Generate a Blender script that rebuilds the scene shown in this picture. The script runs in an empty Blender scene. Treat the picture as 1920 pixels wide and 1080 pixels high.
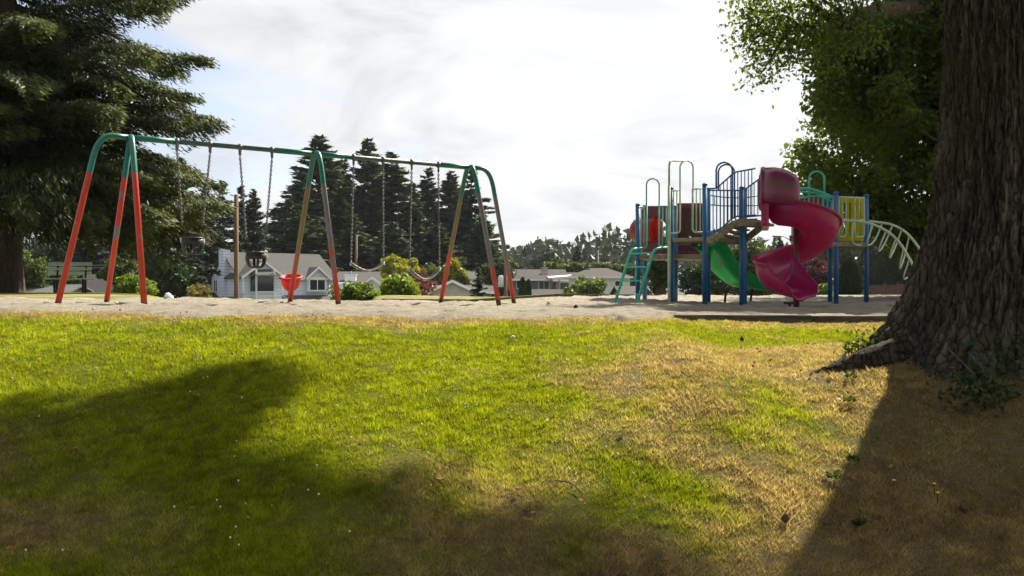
import bpy, math, random
import numpy as np
from mathutils import Vector, Matrix
scn = bpy.context.scene
COL = scn.collection
R = math.radians
F = 1600.0                      # focal length in photo pixels (1920 wide)
CZ = 0.30                       # eye height above the sand
SUN_AZ, SUN_EL = R(37.5), R(44)
SD = np.array([math.sin(SUN_AZ)*math.cos(SUN_EL), math.cos(SUN_AZ)*math.cos(SUN_EL), math.sin(SUN_EL)])

# ------------------------------------------------------------------ noise
def _h(i, j, k, s):
    n = (i*374761393 + j*668265263 + k*2147483647 + s*1274126177) & 0xffffffff
    n = ((n ^ (n >> 13))*1274126177) & 0xffffffff
    n = ((n ^ (n >> 16))*2246822519) & 0xffffffff
    return ((n ^ (n >> 15)) & 0xffff)/65535.0
def vnoise(x, y, z=0.0, s=0):
    x, y, z = np.broadcast_arrays(np.asarray(x, float), np.asarray(y, float), np.asarray(z, float))
    i, j, k = np.floor(x).astype(np.int64), np.floor(y).astype(np.int64), np.floor(z).astype(np.int64)
    u, v, w = x-i, y-j, z-k
    u, v, w = u*u*(3-2*u), v*v*(3-2*v), w*w*(3-2*w)
    r = 0
    for a in (0, 1):
        for b in (0, 1):
            for c in (0, 1):
                r = r + _h(i+a, j+b, k+c, s)*(u if a else 1-u)*(v if b else 1-v)*(w if c else 1-w)
    return r
def fbm(x, y, z=0.0, s=0, o=4):
    r, a, t = 0, 1.0, 0
    for q in range(o):
        f = 2.03**q
        r = r + a*vnoise(np.asarray(x)*f, np.asarray(y)*f, np.asarray(z)*f, s+q*17); t += a; a *= .5
    return r/t
def sst(a, b, x):
    t = np.clip((np.asarray(x, float)-a)/(b-a), 0, 1)
    return t*t*(3-2*t)

# ------------------------------------------------------------------ terrain
def zp(x, y):                   # level of the playground sand
    x = np.asarray(x, float); y = np.asarray(y, float)
    z = .045 - .075*sst(-5, .5, x) - .055*sst(1, 4, x)
    z = z + .10*sst(20, 29, y)*sst(-1, 2, x) + .075*np.exp(-((x-2.7)**2+(y-19.2)**2)/1.2)
    z = z + .10*sst(16, 26, y)*(1-sst(-.5, -.4, x/np.maximum(y, 1)))
    z = z - .10*sst(15.5, 20, y)*sst(-6.5, -4.5, x)*(1-sst(-.6, 1, x))*(1-sst(24.7, 25.3, y))
    return z
def lipY(x):
    return 8.55 + 1.45*sst(1.2, 2.0, x) + .25*np.sin(np.asarray(x)*.7+1)*(1-sst(.5, 1.5, x))
def T(x, y):
    x = np.asarray(x, float); y = np.asarray(y, float)
    p = zp(x, y) - .03*sst(1.4, 2.2, x)
    le = lipY(x)
    u = np.clip((y-2.3)/(le-2.3), 0, 1)
    f = .55*u + .45*u*u*(3-2*u)
    z = -1.25 + (p+1.25)*f
    z = z + .66*np.exp(-.5*((x-3.6)/1.9)**2 - .5*((y-5.5)/1.45)**2)
    z = z - .05*np.exp(-.5*((x-2.9)/1.4)**2 - .5*((y-8.4)/.6)**2)
    a = x/np.maximum(y, 1)
    ys = 18.5 + 12.5*(1-sst(-.43, -.39, a)) + 12.5*sst(-.175, -.15, a)
    d = sst(0, 22, y-ys)
    w = 1 - sst(.24, .36, a)
    z = z - 4.3*d*w - .9*sst(35, 110, y)*(1-w)
    return z
def G(x, y): return float(T(x, y))
def at(px, py, Y): return Vector(((px-960)/F*Y, Y, CZ-(py-540)/F*Y))
def inframe(P, m=0.0):
    x, y, z = P[:, 0], P[:, 1], P[:, 2]
    py = 540-(z-CZ)/np.maximum(y, .1)*F
    px = 960+x/np.maximum(y, .1)*F
    return (y > 0.5) & (py > -m) & (py < 1080+m) & (px > -m) & (px < 1920+m)

# ------------------------------------------------------------------ materials
MATS = {}
def newmat(name):
    m = bpy.data.materials.new(name); m.use_nodes = True
    nt = m.node_tree; nt.nodes.clear()
    out = nt.nodes.new('ShaderNodeOutputMaterial')
    MATS[name] = m
    return m, nt, out
def N(nt, t, **kw):
    n = nt.nodes.new(t)
    for k, v in kw.items():
        if k in n.inputs.keys(): n.inputs[k].default_value = v
        else: setattr(n, k, v)
    return n
def ramp(nt, src, stops):
    r = nt.nodes.new('ShaderNodeValToRGB'); e = r.color_ramp.elements
    while len(e) < len(stops): e.new(.5)
    for i, (p, c) in enumerate(stops):
        e[i].position = p; e[i].color = (c[0], c[1], c[2], 1) if not isinstance(c, (int, float)) else (c, c, c, 1)
    nt.links.new(src, r.inputs[0]); return r
def noise_tex(nt, scale, vec=None, detail=5, rough=.6, dist=0):
    n = N(nt, 'ShaderNodeTexNoise'); n.inputs['Scale'].default_value = scale
    n.inputs['Detail'].default_value = detail; n.inputs['Roughness'].default_value = rough
    n.inputs['Distortion'].default_value = dist
    if vec is not None: nt.links.new(vec, n.inputs['Vector'])
    return n
def mapping(nt, coord='Object', scale=(1, 1, 1), loc=(0, 0, 0)):
    tc = N(nt, 'ShaderNodeTexCoord'); mp = N(nt, 'ShaderNodeMapping')
    mp.inputs['Scale'].default_value = scale; mp.inputs['Location'].default_value = loc
    nt.links.new(tc.outputs[coord], mp.inputs[0]); return mp.outputs[0]
def mixc(nt, fac, a, b, mode='MIX'):
    m = N(nt, 'ShaderNodeMix', data_type='RGBA', blend_type=mode)
    for s, v in ((m.inputs[0], fac), (m.inputs[6], a), (m.inputs[7], b)):
        if isinstance(v, bpy.types.NodeSocket): nt.links.new(v, s)
        elif isinstance(v, (int, float)): s.default_value = v
        else: s.default_value = (v[0], v[1], v[2], 1)
    return m.outputs[2]
def pbr(name, c1, c2=None, rough=.5, metal=0, scale=6, bump=0, bscale=None, lo=.4, hi=.65, stretch=(1, 1, 1), trans=0, tcol=None, spec=.5, coat=0):
    m, nt, out = newmat(name)
    b = N(nt, 'ShaderNodeBsdfPrincipled')
    b.inputs['Roughness'].default_value = rough; b.inputs['Metallic'].default_value = metal
    b.inputs['Specular IOR Level'].default_value = spec; b.inputs['Coat Weight'].default_value = coat
    vec = mapping(nt, 'Object', stretch)
    if c2 is not None:
        n = noise_tex(nt, scale, vec)
        r = ramp(nt, n.outputs[0], [(lo, c1), (hi, c2)])
        nt.links.new(r.outputs[0], b.inputs['Base Color'])
        rr = ramp(nt, n.outputs[0], [(lo, rough), (hi, min(1, rough+.25))])
        nt.links.new(rr.outputs[0], b.inputs['Roughness'])
    else: b.inputs['Base Color'].default_value = (*c1, 1)
    if bump:
        n2 = noise_tex(nt, bscale or scale*3, vec, 6)
        bp = N(nt, 'ShaderNodeBump'); bp.inputs['Strength'].default_value = bump; bp.inputs['Distance'].default_value = .02
        nt.links.new(n2.outputs[0], bp.inputs['Height']); nt.links.new(bp.outputs[0], b.inputs['Normal'])
    if trans:
        t = N(nt, 'ShaderNodeBsdfTranslucent'); t.inputs[0].default_value = (*(tcol or c1), 1)
        mx = N(nt, 'ShaderNodeMixShader'); mx.inputs[0].default_value = trans
        nt.links.new(b.outputs[0], mx.inputs[1]); nt.links.new(t.outputs[0], mx.inputs[2])
        nt.links.new(mx.outputs[0], out.inputs[0])
    else: nt.links.new(b.outputs[0], out.inputs[0])
    return m
def leafmat(name, c1, c2, trans=.35, tboost=1.6, rough=.55):
    m, nt, out = newmat(name)
    at_ = N(nt, 'ShaderNodeAttribute', attribute_name='tint')
    col = mixc(nt, at_.outputs['Fac'], c1, c2)
    oi = N(nt, 'ShaderNodeObjectInfo')
    hs = N(nt, 'ShaderNodeHueSaturation'); nt.links.new(col, hs.inputs['Color'])
    mr = N(nt, 'ShaderNodeMapRange'); mr.inputs[3].default_value = .7; mr.inputs[4].default_value = 1.35
    nt.links.new(oi.outputs['Random'], mr.inputs[0]); nt.links.new(mr.outputs[0], hs.inputs['Value'])
    b = N(nt, 'ShaderNodeBsdfPrincipled'); b.inputs['Roughness'].default_value = rough
    b.inputs['Specular IOR Level'].default_value = .3
    t = N(nt, 'ShaderNodeBsdfTranslucent')
    tc = mixc(nt, 1.0, hs.outputs[0], (tboost, tboost*.95, tboost*.35), 'MULTIPLY')
    nt.links.new(hs.outputs[0], b.inputs['Base Color']); nt.links.new(tc, t.inputs[0])
    mx = N(nt, 'ShaderNodeMixShader'); mx.inputs[0].default_value = trans
    nt.links.new(b.outputs[0], mx.inputs[1]); nt.links.new(t.outputs[0], mx.inputs[2]); nt.links.new(mx.outputs[0], out.inputs[0])
    return m

# ------------------------------------------------------------------ mesh helpers
ORG = {}
def link(name, me, parent=None):
    o = bpy.data.objects.new(name, me); COL.objects.link(o)
    if parent is not None:
        o.parent = parent; ORG[o.name] = ORG[parent.name]
    else: ORG[o.name] = Vector((0, 0, 0))
    return o
def mesh_np(name, V, Fc, mat, parent=None, smooth=False, tint=None, col=None):
    V = np.asarray(V, np.float32); Fc = np.asarray(Fc, np.int32)
    me = bpy.data.meshes.new(name)
    me.vertices.add(len(V)); me.vertices.foreach_set('co', V.ravel())
    k = Fc.shape[1]
    me.loops.add(Fc.size); me.loops.foreach_set('vertex_index', Fc.ravel())
    me.polygons.add(len(Fc)); me.polygons.foreach_set('loop_start', np.arange(0, Fc.size, k, dtype=np.int32))
    if smooth: me.polygons.foreach_set('use_smooth', np.ones(len(Fc), bool))
    if tint is not None:
        a = me.attributes.new('tint', 'FLOAT', 'POINT'); a.data.foreach_set('value', np.asarray(tint, np.float32))
    if col is not None:
        a = me.attributes.new('lawn', 'FLOAT_COLOR', 'POINT')
        c4 = np.ones((len(V), 4), np.float32); c4[:, :3] = col; a.data.foreach_set('color', c4.ravel())
    me.update(calc_edges=True)
    if mat is not None: me.materials.append(mat)
    return link(name, me, parent)
def thing(name, loc, label, cat, group=None, rz=0):
    o = bpy.data.objects.new(name, None); COL.objects.link(o); o.empty_display_size = .3
    o.location = loc; o.rotation_euler = (0, 0, rz); ORG[o.name] = Vector(loc)
    return tag(o, label, cat, group)
def tag(o, label, cat=None, group=None):
    o['label'] = label
    if cat: o['category'] = cat
    if group: o['group'] = group
    return o
def kind(o, k): o['kind'] = k; return o
def copy_tree(o, parent=None):
    c = o.copy(); COL.objects.link(c); ORG[c.name] = ORG.get(o.name, Vector((0, 0, 0)))
    if parent is not None: c.parent = parent
    for ch in list(o.children): copy_tree(ch, c)
    return c

def rnd_path(pts, rad=.1, n=6):
    pts = [Vector(p) for p in pts]; out = [pts[0]]
    for i in range(1, len(pts)-1):
        p, a, b = pts[i], pts[i-1], pts[i+1]
        da, db = (a-p), (b-p); ra = min(rad, da.length*.49); rb = min(rad, db.length*.49)
        s, e = p+da.normalized()*ra, p+db.normalized()*rb
        for k in range(n+1):
            t = k/n; out.append(s*(1-t)**2 + p*2*t*(1-t) + e*t*t)
    out.append(pts[-1]); return out
def crom(pts, k=8):
    pts = [Vector(p) for p in pts]; P = [pts[0]*2-pts[1]]+pts+[pts[-1]*2-pts[-2]]; out = []
    for i in range(1, len(P)-2):
        for q in range(k):
            t = q/k; a, b, c, d = P[i-1:i+3]
            out.append(.5*((2*b)+(c-a)*t+(2*a-5*b+4*c-d)*t*t+(3*b-a-3*c+d)*t**3))
    out.append(pts[-1]); return out

class MB:
    def __init__(s): s.v = []; s.f = []; s.sm = []
    def add(s, V, Fs, smooth=False):
        o = len(s.v); s.v += [tuple(p) for p in V]
        s.f += [tuple(i+o for i in f) for f in Fs]; s.sm += [smooth]*len(Fs); return s
    def box(s, c, d, rz=0, rot=None):
        c = Vector(c); V = []
        for z in (-.5, .5):
            for x, y in ((-.5, -.5), (.5, -.5), (.5, .5), (-.5, .5)):
                p = Vector((x*d[0], y*d[1], z*d[2]))
                if rot is not None: p = rot @ p
                elif rz: p = Vector((p.x*math.cos(rz)-p.y*math.sin(rz), p.x*math.sin(rz)+p.y*math.cos(rz), p.z))
                V.append(c+p)
        return s.add(V, [(3, 2, 1, 0), (4, 5, 6, 7), (0, 1, 5, 4), (1, 2, 6, 5), (2, 3, 7, 6), (3, 0, 4, 7)])
    def beam(s, a, b, w, h, up=(0, 0, 1)):
        a, b = Vector(a), Vector(b); d = (b-a); L = d.length; d.normalize()
        sd = d.cross(Vector(up)).normalized(); u = sd.cross(d); V = []
        for p in (a, b):
            for x, z in ((-.5, -.5), (.5, -.5), (.5, .5), (-.5, .5)): V.append(p+sd*x*w+u*z*h)
        return s.add(V, [(0, 1, 2, 3), (7, 6, 5, 4), (0, 4, 5, 1), (1, 5, 6, 2), (2, 6, 7, 3), (3, 7, 4, 0)])
    def tube(s, pts, r, n=8, cap=True, closed=False):
        pts = [Vector(p) for p in pts]; m = len(pts); rs = r if isinstance(r, (list, tuple)) else [r]*m
        nrm = None; V = []
        for i in range(m):
            if closed: d = pts[(i+1) % m]-pts[i-1]
            else: d = pts[min(i+1, m-1)]-pts[max(i-1, 0)]
            if d.length < 1e-9: d = Vector((0, 0, 1))
            d.normalize()
            if nrm is None:
                nrm = d.cross(Vector((0, 0, 1)) if abs(d.z) < .9 else Vector((1, 0, 0))).normalized()
            else: nrm = (nrm-d*nrm.dot(d)).normalized()
            bn = d.cross(nrm)
            for k in range(n):
                a = 2*math.pi*k/n; V.append(pts[i]+(nrm*math.cos(a)+bn*math.sin(a))*rs[i])
        Fs = []
        for i in range(m if closed else m-1):
            j = (i+1) % m
            for k in range(n): Fs.append((i*n+k, i*n+(k+1) % n, j*n+(k+1) % n, j*n+k))
        s.add(V, Fs, True)
        if cap and not closed:
            o = len(s.v)-m*n
            s.f += [tuple(o+k for k in range(n))[::-1], tuple(o+(m-1)*n+k for k in range(n))]; s.sm += [False]*2
        return s
    def lathe(s, c, prof, n=20):
        c = Vector(c); V = [c+Vector((r*math.cos(2*math.pi*k/n), r*math.sin(2*math.pi*k/n), z)) for r, z in prof for k in range(n)]
        Fs = [(i*n+k, i*n+(k+1) % n, (i+1)*n+(k+1) % n, (i+1)*n+k) for i in range(len(prof)-1) for k in range(n)]
        return s.add(V, Fs, True)
    def prism(s, poly, d):      # extrude a planar polygon by vector d
        poly = [Vector(p) for p in poly]; d = Vector(d); n = len(poly)
        return s.add(poly+[p+d for p in poly], [tuple(range(n))[::-1], tuple(range(n, 2*n))]+[(i, (i+1) % n, n+(i+1) % n, n+i) for i in range(n)])
    def sheet(s, rows, smooth=True):
        m, n = len(rows), len(rows[0])
        return s.add([p for r in rows for p in r], [(i*n+j, i*n+j+1, (i+1)*n+j+1, (i+1)*n+j) for i in range(m-1) for j in range(n-1)], smooth)
    def build(s, name, mat, parent=None, local=False, bevel=0, solid=0, label=None):
        o = ORG[parent.name] if (parent is not None and not local) else Vector((0, 0, 0))
        me = bpy.data.meshes.new(name)
        me.from_pydata([(x-o.x, y-o.y, z-o.z) for x, y, z in s.v], [], s.f)
        me.polygons.foreach_set('use_smooth', s.sm)
        me.materials.append(MATS[mat] if isinstance(mat, str) else mat); me.update()
        ob = link(name, me, parent)
        if solid:
            md = ob.modifiers.new('solid', 'SOLIDIFY'); md.thickness = solid; md.offset = 0
        if bevel:
            md = ob.modifiers.new('bevel', 'BEVEL'); md.width = bevel; md.segments = 2; md.limit_method = 'ANGLE'
        if label: ob['label'] = label
        return ob

# ------------------------------------------------------------------ foliage
def leaves(name, P, D, L, W, mat, parent, rng, tint=None, fold=.25, up=None):
    n = len(P); D = D/np.maximum(np.linalg.norm(D, axis=1, keepdims=True), 1e-6)
    rv = rng.normal(size=(n, 3))
    if up is not None: rv = rv*.5 + np.cross(D, np.array([0, 0, 1.0]))*up
    S = rv-(rv*D).sum(1, keepdims=True)*D; S /= np.maximum(np.linalg.norm(S, axis=1, keepdims=True), 1e-6)
    U = np.cross(D, S)
    L = np.broadcast_to(np.asarray(L, float), (n,))[:, None]; W = np.broadcast_to(np.asarray(W, float), (n,))[:, None]
    V = np.empty((n, 4, 3))
    V[:, 0] = P-D*L*.5; V[:, 1] = P+S*W*.5+U*W*fold-D*L*.05; V[:, 2] = P+D*L*.5; V[:, 3] = P-S*W*.5+U*W*fold-D*L*.05
    Fc = np.arange(4*n).reshape(n, 4)
    if tint is None: tint = rng.random(n)
    return mesh_np(name, V.reshape(-1, 3), Fc, mat, parent, False, np.repeat(tint, 4))
def rdir(rng, n):
    d = rng.normal(size=(n, 3)); return d/np.linalg.norm(d, axis=1, keepdims=True)

def conifer_pts(rng, h, r, nb, per, base=.08, droop=.3, hang=.0, up0=.05, expo=.85, jit=.25, wid=.34):
    b = rng.random(nb); z0 = h*(base+(1-base)*(b**1.15)*.985)
    zz = (z0/h-base)/(1-base)
    Lb = r*np.maximum(1-zz, .02)**expo*(1-jit+jit*2*rng.random(nb)) + .02*r
    az = rng.random(nb)*2*np.pi
    cnt = np.maximum((per*(Lb/r)**1.3).astype(int), 6)
    idx = np.repeat(np.arange(nb), cnt); n = len(idx)
    t = rng.random(n)**.65; Lx = Lb[idx]
    lat = (rng.random(n)*2-1); w = wid*Lx*(1.06-t)**.8*lat
    ca, sa = np.cos(az[idx]), np.sin(az[idx])
    rr = Lx*t
    z = z0[idx] + Lx*(up0+.35*zz[idx])*t - droop*Lx*t*t*(1-.6*zz[idx]) - np.abs(lat)*.10*Lx - hang*rng.random(n)**2*(.3+t*.7)*(1-.7*zz[idx])
    P = np.stack([ca*rr-sa*w, sa*rr+ca*w, z+rng.normal(size=n)*.012*r], 1)
    s = np.sign(lat)
    D = np.stack([ca*.8-sa*s*.7, sa*.8+ca*s*.7, -.15-.3*rng.random(n)+.5*zz[idx]-hang*.6*rng.random(n)], 1) + rng.normal(size=(n, 3))*.25
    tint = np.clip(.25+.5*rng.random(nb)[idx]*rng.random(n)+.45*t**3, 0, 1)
    return P, D, tint, (z0, az, Lb, zz, droop, up0)
def conifer(name, root, rng, h, r, nb, per, L, W, leaf, bark, tr=.35, limbs=True, **kw):
    P, D, tint, (z0, az, Lb, zz, dr, up0) = conifer_pts(rng, h, r, nb, per, **kw)
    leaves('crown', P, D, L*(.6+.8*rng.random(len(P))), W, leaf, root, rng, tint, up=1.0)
    mb = MB(); mb.tube([(0, 0, -.5), (0, 0, h*.02), (0, 0, h*.35), (0, 0, h*.7), (0, 0, h*.98)], [tr*1.25, tr, tr*.75, tr*.4, .02], 12)
    if limbs:
        for i in range(nb):
            if Lb[i] < r*.25: continue
            pts = [(math.cos(az[i])*Lb[i]*t, math.sin(az[i])*Lb[i]*t, z0[i]+Lb[i]*(up0+.35*zz[i])*t-dr*Lb[i]*t*t*(1-.6*zz[i])-.02) for t in (0, .3, .6, .85)]
            mb.tube(pts, [tr*.16*Lb[i]/r+.01, tr*.11*Lb[i]/r+.01, .015, .006], 5, cap=False)
    mb.build('trunk', bark, root, local=True)
def broadleaf(root, rng, C, per, rc, L, W, leaf, bark, trunk, limb_from, tr=.2, tint0=.5, flat=.8, limb_every=1, sag=.0):
    """C clump centres in local coords; trunk = path of the stem; limb_from(z) -> start point on stem"""
    k = len(C); idx = np.repeat(np.arange(k), per); n = len(idx)
    rcs = rc*(.6+.8*rng.random(k))
    q = rdir(rng, n)*(rng.random(n)**.45)[:, None]*rcs[idx][:, None]*np.array([1, 1, flat])
    P = C[idx]+q; D = rdir(rng, n)+q/rcs[idx][:, None]*.5+np.array([0, 0, -.35])
    tint = np.clip(tint0*(.3+1.1*rng.random(k)[idx])+.5*(rng.random(n)-.5), 0, 1)
    leaves('crown', P, D, L*(.65+.7*rng.random(n)), W*(.7+.6*rng.random(n)), leaf, root, rng, tint)
    mb = MB(); mb.tube(*trunk, 14)
    for i in range(0, k, limb_every):
        c = Vector(C[i]); s = Vector(limb_from(c)); d = c-s
        if d.length < .2: continue
        m1 = s+d*.35+Vector((0, 0, d.length*.12))+Vector(rng.normal(size=3)*d.length*.06)
        m2 = s+d*.7+Vector((0, 0, d.length*.08))+Vector(rng.normal(size=3)*d.length*.06)
        b = tr*min(.4, .06+d.length*.035)
        mb.tube(crom([s, m1, m2, c], 3), [b*(1-.88*q/9) for q in range(10)], 5, cap=False)
    mb.build('trunk', bark, root, local=True)
def ellip(rng, n, c, r, shell=.5, zmin=None, nz=.25, seed=3):
    d = rdir(rng, n*3); f = fbm(d[:, 0]*2.2+9, d[:, 1]*2.2+5, d[:, 2]*2.2+7, seed, 2)
    q = d*((shell+(1-shell)*rng.random(n*3))*(1-nz+2*nz*f))[:, None]
    P = q*np.array(r)+np.array(c)
    if zmin is not None: P = P[P[:, 2] > zmin]
    return P[:n]
# ================================================================== materials
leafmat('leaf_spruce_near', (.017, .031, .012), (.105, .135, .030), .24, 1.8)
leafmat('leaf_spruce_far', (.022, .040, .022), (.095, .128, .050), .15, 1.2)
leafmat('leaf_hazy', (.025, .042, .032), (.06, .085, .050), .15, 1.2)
leafmat('leaf_oak', (.022, .044, .010), (.105, .148, .018), .44, 2.6)
leafmat('leaf_green', (.03, .055, .015), (.13, .17, .035), .3, 1.8)
leafmat('leaf_bush', (.05, .09, .015), (.22, .30, .05), .35, 1.6)
leafmat('leaf_yellow', (.14, .15, .015), (.42, .40, .04), .3, 1.4)
leafmat('leaf_plum', (.05, .014, .022), (.17, .05, .07), .3, 1.4)
leafmat('leaf_gold', (.16, .15, .05), (.42, .36, .13), .3, 1.2)
leafmat('leaf_cedar', (.02, .04, .012), (.055, .09, .022), .2, 1.4)
pbr('bark_far', (.035, .025, .018), (.09, .065, .045), .9, scale=5, bump=.6, stretch=(3, 3, .5))
pbr('paint_green', (.010, .135, .105), (.02, .19, .13), .32, scale=3, bump=.05)
pbr('bar_green', (.035, .10, .075), (.12, .12, .09), .45, scale=9, lo=.45, hi=.75)
pbr('chain_steel', (.10, .10, .095), (.26, .25, .23), .42, .85, scale=40)
pbr('clevis', (.60, .60, .56), (.40, .38, .33), .45, .4, scale=20)
pbr('rubber', (.012, .011, .011), (.035, .032, .03), .42, scale=8)
pbr('belt_rubber', (.03, .03, .032), (.07, .068, .065), .28, scale=8)
pbr('red_tub', (.62, .03, .03), (.50, .025, .03), .35, scale=4, trans=.25, tcol=(.9, .04, .04))
pbr('bench_slat', (.80, .92, .78), (.66, .80, .66), .6, scale=8, bump=.2, stretch=(.5, 3, 3))
pbr('bench_iron', (.018, .03, .024), (.03, .045, .03), .6, scale=8)
pbr('timber', (.16, .135, .10), (.30, .26, .19), .9, scale=5, bump=.7, stretch=(.6, 4, 6), bscale=9)
pbr('timber_dark', (.06, .05, .038), (.17, .145, .105), .9, scale=5, bump=.8, stretch=(.6, 4, 6), bscale=9)
pbr('pole_wood', (.11, .065, .04), (.22, .15, .09), .85, scale=3, bump=.5, stretch=(5, 5, .3))
pbr('pole_grey', (.20, .19, .16), (.33, .31, .27), .85, scale=3, stretch=(5, 5, .3))
pbr('post_blue', (.010, .11, .28), (.035, .15, .30), .35, scale=7, lo=.45, hi=.75, stretch=(1, 1, .4))
pbr('rail_blue', (.012, .10, .26), (.018, .14, .34), .35, scale=5)
pbr('rail_green', (.04, .46, .31), (.06, .55, .38), .35, scale=6)
pbr('rail_teal', (.08, .40, .29), (.12, .46, .34), .4, scale=6)
pbr('rail_cream', (.50, .60, .38), (.36, .44, .27), .4, scale=6)
pbr('rail_mint', (.62, .74, .55), (.48, .58, .42), .4, scale=6)
pbr('deck', (.19, .145, .085), (.33, .27, .17), .75, scale=8, bump=.3)
pbr('maroon_panel', (.13, .010, .022), (.20, .022, .035), .4, scale=5)
pbr('maroon_dull', (.075, .030, .030), (.11, .05, .045), .6, scale=5)
pbr('yellow_panel', (.62, .60, .03), (.50, .47, .03), .45, scale=4, trans=.5, tcol=(.9, .85, .06))
pbr('slide_green', (.012, .27, .10), (.018, .34, .14), .35, scale=3, trans=.35, tcol=(.02, .6, .2))
pbr('bubble', (.42, .04, .03), (.32, .10, .07), .3, scale=5, trans=.35, tcol=(.6, .05, .04))
pbr('dark_steel', (.05, .02, .02), (.09, .04, .035), .6, scale=10)
pbr('house_blue', (.50, .55, .66), (.44, .49, .60), .7, scale=2)
pbr('house_white', (.72, .73, .72), (.62, .62, .60), .7, scale=2)
pbr('house_cream', (.50, .47, .42), (.42, .40, .35), .75, scale=2)
pbr('house_grey', (.28, .27, .27), (.22, .21, .2), .75, scale=2)
pbr('house_tan', (.24, .17, .12), (.30, .22, .16), .8, scale=2)
pbr('trim_white', (.82, .82, .80), None, .5)
pbr('fence_wood', (.13, .05, .04), (.21, .09, .07), .85, scale=3, bump=.4, stretch=(4, 4, .5))
pbr('car_white', (.75, .76, .77), None, .25, coat=.6)
pbr('car_silver', (.42, .44, .46), None, .3, .4, coat=.6)
pbr('tyre', (.02, .02, .02), None, .8)
pbr('metal_grey', (.30, .30, .31), (.22, .22, .23), .5, .6, scale=6)
pbr('stone', (.22, .19, .16), (.38, .34, .29), .85, scale=8, bump=.6)
pbr('paper', (.8, .8, .78), None, .6)
pbr('paper_red', (.6, .05, .04), None, .6)
pbr('paper_blue', (.05, .07, .2), None, .6)
pbr('petal_yellow', (.75, .62, .02), None, .6)
pbr('dry_leaf', (.28, .12, .04), (.42, .22, .08), .7, scale=20)
pbr('twig_wood', (.10, .07, .045), (.17, .12, .08), .9, scale=20)
pbr('cone_brown', (.05, .032, .02), (.10, .06, .035), .9, scale=20)
pbr('grass_far', (.20, .19, .06), (.40, .34, .13), .95, scale=.9)
m = pbr('glass_dark', (.02, .025, .03), None, .08, spec=.8)

def roofmat(name, c1, c2):
    m, nt, out = newmat(name)
    b = N(nt, 'ShaderNodeBsdfPrincipled'); b.inputs['Roughness'].default_value = .9
    n = noise_tex(nt, 1.2, mapping(nt), 6, .7); n2 = noise_tex(nt, 14, mapping(nt, scale=(1, 1, 2)), 3)
    c = mixc(nt, n.outputs[0], c1, c2)
    r2 = ramp(nt, n2.outputs[0], [(.3, .7), (.7, 1.25)])
    c = mixc(nt, 1.0, c, r2.outputs[0], 'MULTIPLY')
    wv = N(nt, 'ShaderNodeTexWave', bands_direction='Z'); wv.inputs['Scale'].default_value = 2.2
    wv.inputs['Distortion'].default_value = 1.5; wv.inputs['Detail'].default_value = 3
    nt.links.new(mapping(nt), wv.inputs[0]); r3 = ramp(nt, wv.outputs[0], [(.0, .72), (.35, 1.0)])
    c = mixc(nt, 1.0, c, r3.outputs[0], 'MULTIPLY')
    nt.links.new(c, b.inputs['Base Color']); nt.links.new(b.outputs[0], out.inputs[0])
roofmat('roof_grey', (.045, .043, .040), (.098, .092, .086))
roofmat('roof_brown', (.030, .022, .017), (.056, .041, .031))
roofmat('roof_dark', (.028, .025, .024), (.05, .045, .042))
roofmat('roof_blue', (.065, .068, .075), (.12, .123, .13))
def siding(name, c):
    m, nt, out = newmat(name)
    b = N(nt, 'ShaderNodeBsdfPrincipled'); b.inputs['Roughness'].default_value = .6
    tc = N(nt, 'ShaderNodeTexCoord'); sp = N(nt, 'ShaderNodeSeparateXYZ'); nt.links.new(tc.outputs['Object'], sp.inputs[0])
    m1 = N(nt, 'ShaderNodeMath', operation='MULTIPLY'); m1.inputs[1].default_value = 3.2; nt.links.new(sp.outputs[2], m1.inputs[0])
    m2 = N(nt, 'ShaderNodeMath', operation='FRACT'); nt.links.new(m1.outputs[0], m2.inputs[0])
    r = ramp(nt, m2.outputs[0], [(0, .45), (.22, .93), (1, 1.0)])
    n = noise_tex(nt, .8, mapping(nt)); r2 = ramp(nt, n.outputs[0], [(.3, .88), (.7, 1.05)])
    c_ = mixc(nt, 1.0, c, r.outputs[0], 'MULTIPLY'); c_ = mixc(nt, 1.0, c_, r2.outputs[0], 'MULTIPLY')
    nt.links.new(c_, b.inputs['Base Color']); nt.links.new(b.outputs[0], out.inputs[0])
siding('siding_blue', (.68, .73, .86)); siding('siding_white', (.74, .75, .76)); siding('siding_grey', (.34, .34, .36))

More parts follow.
